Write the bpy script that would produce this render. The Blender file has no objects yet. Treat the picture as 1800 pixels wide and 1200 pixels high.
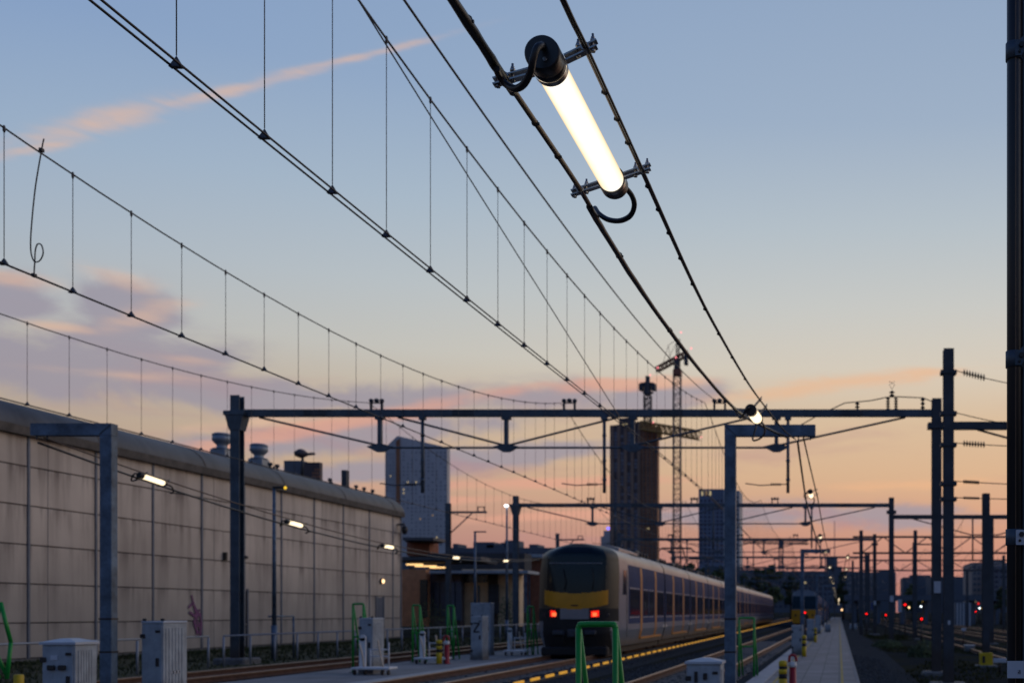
import bpy, math, random
from mathutils import Vector, Matrix, noise
random.seed(7)
S = bpy.context.scene
C = S.collection
PI = math.pi
# ---- survey of the place: camera stands on the walkway at x=0, y=0, eye height E; tracks run along +Y
VX, VY, F, E = 1475.0, 1075.0, 1800.0, 1.65
def at(px, py, Y):
    return Vector(((px-VX)/F*Y, Y, E+(VY-py)/F*Y))
def atx(px, X):                      # depth at which a line running along Y at lateral X shows at column px
    return X*F/(px-VX)

# ------------------------------------------------------------------ materials
def nt(name):
    m = bpy.data.materials.new(name); m.use_nodes = True
    n = m.node_tree; b = n.nodes['Principled BSDF']
    return m, n, b
def mat(name, col, rough=.7, metal=0.0, var=.25, scale=3.0, bump=0.0, bscale=40.0, emis=None, es=0.0, spec=.4, stretch=(1,1,1)):
    m, n, b = nt(name)
    L = n.links
    tc = n.nodes.new('ShaderNodeTexCoord'); mp = n.nodes.new('ShaderNodeMapping')
    mp.inputs['Scale'].default_value = stretch
    L.new(tc.outputs['Object'], mp.inputs['Vector'])
    nz = n.nodes.new('ShaderNodeTexNoise'); nz.inputs['Scale'].default_value = scale; nz.inputs['Detail'].default_value = 6
    nz.inputs['Roughness'].default_value = .65
    L.new(mp.outputs[0], nz.inputs['Vector'])
    rp = n.nodes.new('ShaderNodeValToRGB')
    a = [max(0, c*(1-var)) for c in col]; c2 = [min(1, c*(1+var)) for c in col]
    rp.color_ramp.elements[0].position = .32; rp.color_ramp.elements[1].position = .68
    rp.color_ramp.elements[0].color = (*a, 1); rp.color_ramp.elements[1].color = (*c2, 1)
    L.new(nz.outputs[0], rp.inputs[0]); L.new(rp.outputs[0], b.inputs['Base Color'])
    b.inputs['Roughness'].default_value = rough; b.inputs['Metallic'].default_value = metal
    b.inputs['Specular IOR Level'].default_value = spec
    if bump:
        n2 = n.nodes.new('ShaderNodeTexNoise'); n2.inputs['Scale'].default_value = bscale; n2.inputs['Detail'].default_value = 4
        L.new(mp.outputs[0], n2.inputs['Vector'])
        bp = n.nodes.new('ShaderNodeBump'); bp.inputs['Strength'].default_value = bump; bp.inputs['Distance'].default_value = .02
        L.new(n2.outputs[0], bp.inputs['Height']); L.new(bp.outputs[0], b.inputs['Normal'])
    if emis:
        b.inputs['Emission Color'].default_value = (*emis, 1); b.inputs['Emission Strength'].default_value = es
    return m
def emit(name, col, s, rim=None):
    m = bpy.data.materials.new(name); m.use_nodes = True; n = m.node_tree; n.nodes.clear()
    o = n.nodes.new('ShaderNodeOutputMaterial'); e = n.nodes.new('ShaderNodeEmission')
    e.inputs[0].default_value = (*col, 1); e.inputs[1].default_value = s
    # a faint mottling of the opal cover
    tc = n.nodes.new('ShaderNodeTexCoord'); nz = n.nodes.new('ShaderNodeTexNoise'); nz.inputs['Scale'].default_value = 12
    mr = n.nodes.new('ShaderNodeMapRange'); mr.inputs[3].default_value = s*.92; mr.inputs[4].default_value = s*1.06
    n.links.new(tc.outputs['Object'], nz.inputs['Vector']); n.links.new(nz.outputs[0], mr.inputs[0]); n.links.new(mr.outputs[0], e.inputs[1])
    if rim:      # an opal cover is dimmer and warmer toward its limb
        lw = n.nodes.new('ShaderNodeLayerWeight'); lw.inputs[0].default_value = .5
        rp = n.nodes.new('ShaderNodeValToRGB'); rp.color_ramp.elements[0].position = .50; rp.color_ramp.elements[0].color = (*col,1)
        rp.color_ramp.elements[1].position = .93; rp.color_ramp.elements[1].color = (*rim,1)
        n.links.new(lw.outputs['Facing'], rp.inputs[0]); n.links.new(rp.outputs[0], e.inputs[0])
    n.links.new(e.outputs[0], o.inputs[0])
    return m
M = {}
M['steel']   = mat('galvanised_steel', (.062,.088,.118), .58, .45, .28, 2.2, .15, 30)
M['steel2']  = mat('painted_mast_steel', (.045,.056,.072), .62, .3, .25, 2.0, .1, 30)
M['gal']     = mat('zinc_post', (.078,.122,.18), .5, .3, .5, 3.5, .12, 25)
M['rail_m']  = mat('handrail_zinc', (.22,.25,.30), .5, .3, .15, 4)
M['wire']    = mat('copper_wire_dark', (.035,.032,.034), .5, .5, .2, 8)
M['dropper'] = mat('dropper_wire', (.07,.065,.07), .5, .4, .2, 8)
M['cable']   = mat('black_rubber_cable', (.012,.012,.013), .42, 0, .2, 4, 0, 60)
M['brownwire'] = mat('weathered_span_wire', (.11,.075,.050), .55, .1, .12, 4, 0, 120)
M['cap']     = mat('black_lamp_cap', (.014,.014,.016), .38, 0, .15, 10)
M['bracket'] = mat('stainless_bracket', (.32,.31,.30), .32, .85, .2, 12)
M['tube']    = emit('opal_tube_lit', (1.0,.94,.82), 1.5, rim=(.68,.50,.27))
M['tube_far']= emit('opal_tube_lit_far', (1.0,.80,.52), 1.9)
M['rust']    = mat('rusty_rail_side', (.075,.035,.024), .75, .2, .35, 6, .3, 60)
M['railtop'] = mat('worn_rail_head', (.20,.14,.11), .35, .8, .25, 4)
M['sleeper'] = mat('concrete_sleeper', (.13,.125,.12), .9, 0, .25, 4, .3)
M['concrete']= mat('concrete', (.17,.18,.19), .85, 0, .2, 2.5, .25, 60)
M['ballast'] = mat('ballast', (.040,.045,.050), .95, 0, .55, 18, 1.0, 30, spec=0)
M['foot']    = mat('mast_footing', (.12,.12,.12), .9, 0, .3, 4, .3)
M['cab']     = mat('cabinet_grey', (.27,.31,.35), .6, 0, .22, 4, .05)
M['cabdark'] = mat('cabinet_hardware', (.015,.015,.017), .5, 0, .1, 5)
M['cablid']  = mat('cabinet_lid', (.38,.42,.47), .45, 0, .10, 2)
M['green']   = mat('green_paint', (.006,.24,.03), .38, 0, .2, 4)
M['yellow']  = mat('yellow_paint', (.52,.36,.01), .5, 0, .15, 4)
M['black']   = mat('black_paint', (.012,.012,.013), .6, 0, .1, 4)
M['red']     = mat('red_paint', (.28,.012,.02), .45, 0, .15, 4)
M['white']   = mat('white_paint', (.58,.59,.6), .55, 0, .12, 3)
M['wood']    = mat('trolley_handle', (.55,.45,.34), .6, 0, .2, 6)
M['sig_red'] = emit('red_signal_lens', (1.0,.008,.006), 3.2)
M['tail_red']= emit('red_tail_lamp', (1.0,.02,.01), 1.2)
M['tail_core']= emit('red_tail_lamp_core', (1.0,.16,.05), 1.6)
M['warm']    = emit('warm_lamp', (1.0,.62,.30), 3.0)
M['amber']   = emit('amber_lamp', (1.0,.62,.05), 1.2)
M['whitelamp']= emit('white_lamp', (.85,.95,1.0), 4.0)
M['canopy_l']= emit('canopy_tube', (1.0,.60,.24), 1.5)
M['farwin']  = emit('far_lit_window', (1.0,.80,.45), .42)
M['farwin2'] = emit('far_lit_window_dim', (1.0,.66,.35), .22)
M['brick']   = mat('red_brick', (.22,.085,.05), .85, 0, .25, 3, .2)
M['orange_wall'] = mat('orange_render', (.46,.21,.10), .85, 0, .2, 1.5, .1)
M['beige']   = mat('beige_render', (.62,.46,.30), .85, 0, .18, 1.5, .1)
M['darkroof']= mat('dark_roofing', (.035,.04,.05), .8, 0, .25, 1)
M['darkglass'] = mat('dark_glass', (.01,.02,.025), .12, 0, .2, 2, spec=.6)
M['hwin']    = mat('tower_window', (.035,.05,.085), .25, 0, .3, .6)
M['hwin1']   = mat('tower_window_pale', (.16,.18,.22), .35, 0, .3, .6)
M['hwin2']   = mat('tower_window_blue', (.13,.15,.21), .25, 0, .5, .6)
M['t2_screen'] = mat('old_cab_glass', (.012,.03,.045), .5, 0, .2, 1, spec=.08)
M['t2_shell'] = mat('old_cab_shell', (.13,.15,.18), .5, 0, .2, 1)
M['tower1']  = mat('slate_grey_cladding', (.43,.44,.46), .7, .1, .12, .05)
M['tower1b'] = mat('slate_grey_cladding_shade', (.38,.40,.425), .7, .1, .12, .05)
M['tower2']  = mat('dark_brown_cladding', (.075,.065,.075), .7, .1, .25, .08)
M['tower2p'] = mat('brown_pier', (.22,.155,.12), .7, .1, .2, .1)
M['tower2b'] = mat('lit_copper_brown', (.27,.13,.07), .7, .1, .3, .1)  # orange light on the brown tower's right wing, put into the colour
M['tower3']  = mat('blue_grey_cladding', (.12,.165,.25), .7, 0, .15, .1)
M['haze']    = mat('distant_block_blue', (.085,.105,.14), .9, 0, .25, .03)  # distance haze is lightened into these block colours
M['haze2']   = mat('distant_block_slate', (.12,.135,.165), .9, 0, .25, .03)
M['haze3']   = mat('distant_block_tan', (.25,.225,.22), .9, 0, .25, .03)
M['crane']   = mat('crane_grey', (.10,.09,.09), .6, .2, .2, 1)
M['crane_y'] = mat('crane_yellow', (.36,.22,.07), .6, .1, .2, 1)
M['crane_r'] = mat('crane_red_brown', (.22,.08,.05), .6, .1, .2, 1)
M['leaf']    = mat('leaf_dark', (.035,.055,.028), .8, 0, .5, .6)
M['leaf2']   = mat('leaf_mid', (.05,.075,.03), .8, 0, .5, .8)
M['bark']    = mat('bark', (.05,.04,.032), .9, 0, .3, 4)
M['grass']   = mat('grass_blades', (.026,.036,.012), .85, 0, .5, 1.2)
M['duct']    = mat('zinc_duct', (.20,.24,.29), .5, .4, .2, 3)
M['metal_strip'] = mat('grey_joint_strip', (.13,.15,.19), .6, .3, .15, 3)
M['recess']  = mat('panel_joint', (.028,.024,.024), .95, 0, .2, 3)
M['doorblue']= mat('blue_grey_door', (.06,.085,.13), .55, .1, .15, 3)
M['purple']  = mat('graffiti_purple', (.15,.05,.135), .7, 0, .3, 8)
M['insul']   = mat('brown_insulator', (.02,.014,.013), .35, 0, .2, 5)
M['label']   = mat('white_plate', (.42,.46,.52), .5, 0, .1, 5)
M['ink']     = mat('dark_print', (.012,.013,.02), .6, 0, .05, 5)
M['bluesign']= mat('blue_sign', (.02,.05,.16), .5, 0, .1, 2)
# train
M['t_white'] = mat('train_silver_white', (.205,.245,.31), .3, .35, .1, .8)
M['t_roof']  = mat('train_roof', (.33,.31,.31), .38, .3, .14, 1.2)
M['t_blue']  = mat('train_blue', (.018,.042,.115), .55, 0, .2, 1.5, spec=.05)
M['t_win']   = mat('train_window', (.016,.016,.022), .12, 0, .4, 1.5, spec=.28)
M['t_orange']= mat('train_door_orange', (.42,.18,.035), .4, 0, .12, 2)
M['t_yellow']= mat('train_front_yellow', (.50,.225,.006), .35, .1, .1, 2)
M['t_bronze']= mat('train_front_bronze', (.060,.045,.026), .4, .1, .15, 2)
M['t_screen']= mat('train_windscreen', (.003,.009,.013), .16, 0, .3, 1, spec=.30)
M['t_black'] = mat('train_underframe', (.010,.010,.011), .7, 0, .3, 3)
M['t_lightbar'] = mat('pale_reflector', (.62,.58,.55), .4, 0, .1, 3)
M['t_grey']  = mat('train_front_grey', (.20,.21,.235), .35, .3, .1, 2)

def wall_material():
    m, n, b = nt('precast_wall_panel'); L = n.links; N = n.nodes
    tc = N.new('ShaderNodeTexCoord'); mp = N.new('ShaderNodeMapping'); mp.inputs['Scale'].default_value = (1, 1.7, .16)
    L.new(tc.outputs['Object'], mp.inputs[0])
    s1 = N.new('ShaderNodeTexNoise'); s1.inputs['Scale'].default_value = 1.25; s1.inputs['Detail'].default_value = 7; s1.inputs['Roughness'].default_value = .62
    L.new(mp.outputs[0], s1.inputs['Vector'])
    s2 = N.new('ShaderNodeTexNoise'); s2.inputs['Scale'].default_value = .35; s2.inputs['Detail'].default_value = 5
    L.new(tc.outputs['Object'], s2.inputs['Vector'])
    sep = N.new('ShaderNodeSeparateXYZ'); L.new(tc.outputs['Object'], sep.inputs[0])
    dv = N.new('ShaderNodeMath'); dv.operation = 'DIVIDE'; dv.inputs[1].default_value = 1.29; L.new(sep.outputs[2], dv.inputs[0])
    fr = N.new('ShaderNodeMath'); fr.operation = 'FRACT'; L.new(dv.outputs[0], fr.inputs[0])
    pw = N.new('ShaderNodeMath'); pw.operation = 'POWER'; pw.inputs[1].default_value = 3.0; L.new(fr.outputs[0], pw.inputs[0])
    r1 = N.new('ShaderNodeMapRange'); r1.inputs[1].default_value = .46; r1.inputs[2].default_value = .62; L.new(s1.outputs[0], r1.inputs[0])
    gain = N.new('ShaderNodeMath'); gain.operation = 'MULTIPLY_ADD'; gain.inputs[1].default_value = .55; gain.inputs[2].default_value = .26; L.new(pw.outputs[0], gain.inputs[0])
    ml = N.new('ShaderNodeMath'); ml.operation = 'MULTIPLY'; L.new(r1.outputs[0], ml.inputs[0]); L.new(gain.outputs[0], ml.inputs[1])
    base = N.new('ShaderNodeValToRGB'); base.color_ramp.elements[0].position = .35; base.color_ramp.elements[1].position = .65
    base.color_ramp.elements[0].color = (.45,.385,.325,1); base.color_ramp.elements[1].color = (.60,.515,.435,1); L.new(s2.outputs[0], base.inputs[0])
    mx = N.new('ShaderNodeMix'); mx.data_type = 'RGBA'; L.new(ml.outputs[0], mx.inputs[0]); L.new(base.outputs[0], mx.inputs[6]); mx.inputs[7].default_value = (.12,.088,.075,1)
    # lower courses greyer: partly their own tone, partly light painted into the colour
    lo = N.new('ShaderNodeMapRange'); lo.inputs[1].default_value = 0; lo.inputs[2].default_value = 5.6; lo.inputs[3].default_value = .72; lo.inputs[4].default_value = 0; L.new(sep.outputs[2], lo.inputs[0])
    m2 = N.new('ShaderNodeMix'); m2.data_type = 'RGBA'; L.new(lo.outputs[0], m2.inputs[0]); L.new(mx.outputs[2], m2.inputs[6]); m2.inputs[7].default_value = (.20,.19,.18,1)
    L.new(m2.outputs[2], b.inputs['Base Color']); b.inputs['Roughness'].default_value = .88
    return m
M['wall'] = wall_material()
def roofmat():
    m = mat('standing_roof_sheet', (.070,.076,.088), .62, .15, .30, 1.0, .1, 20, stretch=(.4,1,.4))
    return m
M['roofsheet'] = roofmat()
M['gutter'] = mat('stained_gutter', (.085,.075,.066), .85, 0, .35, 2.5)

def ground_material():
    m, n, b = nt('weedy_ground'); L = n.links; N = n.nodes
    tc = N.new('ShaderNodeTexCoord')
    a = N.new('ShaderNodeTexNoise'); a.inputs['Scale'].default_value = .22; a.inputs['Detail'].default_value = 8; a.inputs['Roughness'].default_value = .7
    g = N.new('ShaderNodeTexNoise'); g.inputs['Scale'].default_value = 14; g.inputs['Detail'].default_value = 4
    for q in (a, g): L.new(tc.outputs['Object'], q.inputs['Vector'])
    r = N.new('ShaderNodeValToRGB'); r.color_ramp.elements[0].position = .42; r.color_ramp.elements[1].position = .60
    r.color_ramp.elements[0].color = (.026,.029,.031,1); r.color_ramp.elements[1].color = (.034,.034,.020,1)
    e = r.color_ramp.elements.new(.52); e.color = (.034,.035,.030,1)
    L.new(a.outputs[0], r.inputs[0])
    mr = N.new('ShaderNodeMapRange'); mr.inputs[3].default_value = .55; mr.inputs[4].default_value = 1.5; L.new(g.outputs[0], mr.inputs[0])
    mx = N.new('ShaderNodeMix'); mx.data_type = 'RGBA'; mx.blend_type = 'MULTIPLY'; mx.inputs[0].default_value = 1
    L.new(r.outputs[0], mx.inputs[6]); L.new(mr.outputs[0], mx.inputs[7]); L.new(mx.outputs[2], b.inputs['Base Color'])
    bp = N.new('ShaderNodeBump'); bp.inputs['Strength'].default_value = .8; bp.inputs['Distance'].default_value = .04
    L.new(g.outputs[0], bp.inputs['Height']); L.new(bp.outputs[0], b.inputs['Normal']); b.inputs['Roughness'].default_value = 1; b.inputs['Specular IOR Level'].default_value = 0
    return m
M['ground'] = ground_material()
def paving_material(nm='concrete_slab_paving', bw=.9, rh=.45, c1=(.17,.17,.175), c2=(.215,.21,.215), mo=.012):
    m, n, b = nt(nm); L = n.links; N = n.nodes
    tc = N.new('ShaderNodeTexCoord'); mp = N.new('ShaderNodeMapping'); mp.inputs['Rotation'].default_value = (0,0,PI/2); L.new(tc.outputs['Object'], mp.inputs[0])
    br = N.new('ShaderNodeTexBrick'); br.inputs['Scale'].default_value = 1; br.inputs['Brick Width'].default_value = bw; br.inputs['Row Height'].default_value = rh
    br.inputs['Mortar Size'].default_value = mo; br.inputs['Color1'].default_value = (*c1,1); br.inputs['Color2'].default_value = (*c2,1); br.inputs['Mortar'].default_value = (.07,.07,.075,1)
    L.new(mp.outputs[0], br.inputs['Vector'])
    nz = N.new('ShaderNodeTexNoise'); nz.inputs['Scale'].default_value = 1.1; nz.inputs['Detail'].default_value = 7; L.new(tc.outputs['Object'], nz.inputs['Vector'])
    mr = N.new('ShaderNodeMapRange'); mr.inputs[1].default_value = .3; mr.inputs[2].default_value = .7; mr.inputs[3].default_value = .7; mr.inputs[4].default_value = 1.15; L.new(nz.outputs[0], mr.inputs[0])
    mx = N.new('ShaderNodeMix'); mx.data_type = 'RGBA'; mx.blend_type = 'MULTIPLY'; mx.inputs[0].default_value = 1
    L.new(br.outputs[0], mx.inputs[6]); L.new(mr.outputs[0], mx.inputs[7]); L.new(mx.outputs[2], b.inputs['Base Color']); b.inputs['Roughness'].default_value = .8
    return m
M['paving'] = paving_material()
M['platslab'] = paving_material('platform_slabs', 2.0, 1.44, (.15,.16,.17), (.185,.19,.20), .018)
def soiled(m, z1=.45, col=(.06,.055,.045), k=.75):
    n = m.node_tree; b = n.nodes['Principled BSDF']; src = b.inputs['Base Color'].links[0].from_socket; L = n.links; N = n.nodes
    tc = N.new('ShaderNodeTexCoord'); sp = N.new('ShaderNodeSeparateXYZ'); L.new(tc.outputs['Object'], sp.inputs[0])
    mp = N.new('ShaderNodeMapping'); mp.inputs['Scale'].default_value = (9,9,1.2); L.new(tc.outputs['Object'], mp.inputs[0])
    nz = N.new('ShaderNodeTexNoise'); nz.inputs['Scale'].default_value = 1.6; nz.inputs['Detail'].default_value = 6; L.new(mp.outputs[0], nz.inputs['Vector'])
    mr = N.new('ShaderNodeMapRange'); mr.inputs[1].default_value = 0; mr.inputs[2].default_value = z1; mr.inputs[3].default_value = .75; mr.inputs[4].default_value = -.05; L.new(sp.outputs[2], mr.inputs[0])
    ad_ = N.new('ShaderNodeMath'); ad_.operation = 'ADD'; L.new(mr.outputs[0], ad_.inputs[0]); L.new(nz.outputs[0], ad_.inputs[1])
    m2 = N.new('ShaderNodeMapRange'); m2.inputs[1].default_value = .50; m2.inputs[2].default_value = 1.05; m2.inputs[4].default_value = k; L.new(ad_.outputs[0], m2.inputs[0])
    mx = N.new('ShaderNodeMix'); mx.data_type = 'RGBA'; L.new(m2.outputs[0], mx.inputs[0]); L.new(src, mx.inputs[6]); mx.inputs[7].default_value = (*col,1); L.new(mx.outputs[2], b.inputs['Base Color'])
soiled(M['cab']); soiled(M['steel'], 1.2, (.055,.035,.022), .6); soiled(M['steel2'], 1.2, (.05,.032,.02), .6); soiled(M['gal'], .8, (.05,.055,.06), .5); soiled(M['t_white'], .9, (.05,.045,.04), .6)

# ------------------------------------------------------------------ mesh builder
OFF = {}
def off_of(o):
    v = Vector((0,0,0))
    while o is not None:
        v += Vector(o.location); o = o.parent
    return v
class MB:
    def __init__(s): s.v = []; s.f = []; s.sm = []
    def add(s, vs, fs, smooth=False):
        k = len(s.v); s.v += [Vector(p) for p in vs]; s.f += [tuple(i+k for i in f) for f in fs]; s.sm += [smooth]*len(fs); return s
    def box(s, x0, x1, y0, y1, z0, z1, bev=0.0):
        x0,x1 = min(x0,x1),max(x0,x1); y0,y1=min(y0,y1),max(y0,y1); z0,z1=min(z0,z1),max(z0,z1)
        if bev <= 0:
            v = [(x,y,z) for z in (z0,z1) for y in (y0,y1) for x in (x0,x1)]
            return s.add(v, [(0,2,3,1),(4,5,7,6),(0,1,5,4),(2,6,7,3),(0,4,6,2),(1,3,7,5)])
        b = bev; v = []; idx = {}
        for ax in range(3):
            for sx in (0,1):
                for sy in (0,1):
                    for sz in (0,1):
                        p = [x1 if sx else x0, y1 if sy else y0, z1 if sz else z0]; sg = (sx,sy,sz)
                        for k in range(3):
                            if k != ax: p[k] += -b if sg[k] else b
                        idx[(ax,sx,sy,sz)] = len(v); v.append(tuple(p))
        f = []
        for ax in range(3):
            o = [k for k in range(3) if k != ax]
            for sd in (0,1):
                q = []
                for a,c in ((0,0),(1,0),(1,1),(0,1)):
                    t = [0,0,0]; t[ax]=sd; t[o[0]]=a; t[o[1]]=c; q.append(idx[(ax,*t)])
                f.append(tuple(q))
        for ax in range(3):      # edges along ax
            o = [k for k in range(3) if k != ax]
            for a in (0,1):
                for c in (0,1):
                    t0=[0,0,0]; t1=[0,0,0]; t0[o[0]]=t1[o[0]]=a; t0[o[1]]=t1[o[1]]=c; t1[ax]=1
                    f.append((idx[(o[0],*t0)], idx[(o[0],*t1)], idx[(o[1],*t1)], idx[(o[1],*t0)]))
        for sx in (0,1):
            for sy in (0,1):
                for sz in (0,1): f.append((idx[(0,sx,sy,sz)], idx[(1,sx,sy,sz)], idx[(2,sx,sy,sz)]))
        return s.add(v, f)
    def tube(s, pts, r, n=8, caps=True, r1=None, smooth=True):
        pts = [Vector(p) for p in pts]; m = len(pts); rings = []; vs = []; fs = []
        up = None
        for i, p in enumerate(pts):
            d = (pts[min(i+1,m-1)]-pts[max(i-1,0)])
            if d.length < 1e-9: d = Vector((0,0,1))
            d.normalize()
            if up is None:
                up = Vector((0,0,1)) if abs(d.z) < .95 else Vector((0,1,0))
            a = d.cross(up); 
            if a.length < 1e-6: a = d.orthogonal()
            a.normalize(); b = a.cross(d).normalized(); up = b
            rr = r if not callable(r) else r(i/(m-1))
            if r1 is not None: rr = r + (r1-r)*i/(m-1)
            for k in range(n):
                t = 2*PI*(k+.5)/n; vs.append(p + (a*math.cos(t)+b*math.sin(t))*rr)
        for i in range(m-1):
            for k in range(n):
                fs.append((i*n+k, i*n+(k+1)%n, (i+1)*n+(k+1)%n, (i+1)*n+k))
        s.add(vs, fs, smooth)
        if caps:
            k = len(s.v) - len(vs)
            s.f.append(tuple(k+j for j in range(n))[::-1]); s.sm.append(False)
            s.f.append(tuple(k+(m-1)*n+j for j in range(n))); s.sm.append(False)
        return s
    def beam(s, a, b, w, h, up=(0,0,1)):       # rectangular bar from a to b, w across, h along up
        a = Vector(a); b = Vector(b); d = (b-a).normalized(); up = Vector(up)
        x = d.cross(up)
        if x.length < 1e-6: x = Vector((1,0,0))
        x.normalize(); z = x.cross(d).normalized()
        v = [p + x*sx*w/2 + z*sz*h/2 for p in (a,b) for sx,sz in ((-1,-1),(1,-1),(1,1),(-1,1))]
        return s.add(v, [(0,1,2,3),(7,6,5,4),(0,4,5,1),(1,5,6,2),(2,6,7,3),(3,7,4,0)])
    def lathe(s, c, prof, n=16, axis='z', smooth=True):
        c = Vector(c); vs = []; fs = []
        for (r, h) in prof:
            for k in range(n):
                t = 2*PI*k/n; x, y = r*math.cos(t), r*math.sin(t)
                vs.append(c + (Vector((x,y,h)) if axis=='z' else Vector((x,h,y)) if axis=='y' else Vector((h,x,y))))
        m = len(prof)
        for i in range(m-1):
            for k in range(n): fs.append((i*n+k, i*n+(k+1)%n, (i+1)*n+(k+1)%n, (i+1)*n+k))
        fs.append(tuple(range(n))[::-1]); fs.append(tuple((m-1)*n+k for k in range(n)))
        s.add(vs, fs, smooth); s.sm[-1] = s.sm[-2] = False
        return s
    def hpost(s, x, y, z0, z1, w, d=None, t=None):   # wide-flange steel post, flanges facing +-y
        d = d or w; t = t or w*.09
        s.box(x-w/2, x+w/2, y-d/2, y-d/2+t, z0, z1); s.box(x-w/2, x+w/2, y+d/2-t, y+d/2, z0, z1)
        s.box(x-t/2, x+t/2, y-d/2+t, y+d/2-t, z0, z1); return s
    def extr(s, prof, y0, y1, close=True):     # profile (x,z) extruded along y
        n = len(prof); v = [(x,y0,z) for x,z in prof]+[(x,y1,z) for x,z in prof]
        f = [(i,(i+1)%n,n+(i+1)%n,n+i) for i in range(n if close else n-1)]
        if close: f += [tuple(range(n))[::-1], tuple(range(n,2*n))]
        return s.add(v, f)
    def build(s, name, m, parent=None, local=False):
        me = bpy.data.meshes.new(name); o = off_of(parent) if (parent is not None and not local) else Vector((0,0,0))
        me.from_pydata([tuple(p-o) for p in s.v], [], s.f)
        me.polygons.foreach_set('use_smooth', s.sm)
        me.materials.append(M[m] if isinstance(m, str) else m); me.update()
        ob = bpy.data.objects.new(name, me); C.objects.link(ob); ob.parent = parent
        return ob
def thing(name, label, cat, loc=(0,0,0), group=None, rz=0):
    o = bpy.data.objects.new(name, None); C.objects.link(o); o.location = loc; o.rotation_euler = (0,0,rz); o.empty_display_size = .3
    o['label'] = label; o['category'] = cat
    if group: o['group'] = group
    return o
def tag(o, label, cat, group=None):
    o['label'] = label; o['category'] = cat
    if group: o['group'] = group
    return o
def struct(o): o['kind'] = 'structure'; return o
def kids(o): return [c for c in KIDS.get(o.name, [])]
def copy_tree(root, loc=None, label=None, rz=None):
    allo = list(bpy.data.objects)
    def rec(o, par):
        c = o.copy(); C.objects.link(c); c.parent = par
        for ch in [x for x in allo if x.parent == o]: rec(ch, c)
        return c
    r = rec(root, None)
    if loc is not None: r.location = loc
    if rz is not None: r.rotation_euler = (0,0,rz)
    if label: r['label'] = label
    return r

# ------------------------------------------------------------------ camera
cam_d = bpy.data.cameras.new('camera'); cam = bpy.data.objects.new('camera', cam_d); C.objects.link(cam)
cam.location = (0,0,E); cam.rotation_euler = (PI/2,0,0)
cam_d.sensor_width = 36; cam_d.lens = 36
cam_d.shift_x = (900-VX)/1800; cam_d.shift_y = (VY-600)/1800
cam_d.clip_start = .05; cam_d.clip_end = 6000
cam_d.dof.use_dof = True; cam_d.dof.focus_distance = 5.3; cam_d.dof.aperture_fstop = 2.6; cam_d.dof.aperture_blades = 0
S.camera = cam

# ------------------------------------------------------------------ sky
W = bpy.data.worlds.new('World'); S.world = W; W.use_nodes = True
wn = W.node_tree; wn.nodes.clear(); WL = wn.links
def wnode(t, **k):
    n = wn.nodes.new(t)
    for a, b in k.items(): setattr(n, a, b)
    return n
def mth(op, a, b=None, c=None, clamp=False):
    n = wnode('ShaderNodeMath', operation=op); n.use_clamp = clamp
    for i, q in enumerate((a, b, c)):
        if q is None: continue
        if isinstance(q, (int, float)): n.inputs[i].default_value = q
        else: WL.new(q, n.inputs[i])
    return n.outputs[0]
def srgb(r, g, b):
    return tuple((c/255/12.92 if c/255 <= .04045 else ((c/255+.055)/1.055)**2.4) for c in (r,g,b))
tc = wnode('ShaderNodeTexCoord'); sep = wnode('ShaderNodeSeparateXYZ'); WL.new(tc.outputs['Generated'], sep.inputs[0])
az = mth('ARCTAN2', sep.outputs[0], sep.outputs[1]); el = mth('ARCSINE', sep.outputs[2])
eln = mth('DIVIDE', mth('MAXIMUM', el, 0.0), math.radians(90))
def ramp(fac, stops):
    r = wnode('ShaderNodeValToRGB'); els = r.color_ramp.elements
    while len(els) > 1: els.remove(els[-1])
    els[0].position = stops[0][0]; els[0].color = (*stops[0][1], 1)
    for p, c in stops[1:]:
        e = els.new(p); e.color = (*c, 1)
    WL.new(fac, r.inputs[0]); return r.outputs[0]
stops = [(0,(164,112,110)),(2.4,(186,131,122)),(4,(198,145,128)),(5.5,(208,159,133)),(7.5,(214,176,142)),(10.5,(213,186,156)),(13.3,(211,201,185)),(16.5,(198,199,195)),(20.5,(180,191,199)),(25.5,(157,175,197)),(33,(141,163,193)),(60,(80,106,150)),(90,(62,88,134))]
sky = ramp(eln, [(d/90, srgb(*c)) for d, c in stops])
tt = mth('MULTIPLY_ADD', mth('COSINE', mth('SUBTRACT', az, math.radians(8))), .5, .5)
tint = ramp(tt, [(0,(.30,.48,.80)),(.5,(.44,.57,.82)),(.8,(.62,.75,.97)),(.93,(.84,.91,1.0)),(1,(1,1,1))])
def mixc(fac, a, b, mode='MIX'):
    n = wnode('ShaderNodeMix', data_type='RGBA', blend_type=mode)
    for i, q in ((0, fac), (6, a), (7, b)):
        if isinstance(q, (int, float)): n.inputs[i].default_value = q
        elif isinstance(q, tuple): n.inputs[i].default_value = (*q, 1)
        else: WL.new(q, n.inputs[i])
    return n.outputs[2]
sky = mixc(1.0, sky, tint, 'MULTIPLY')
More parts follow.
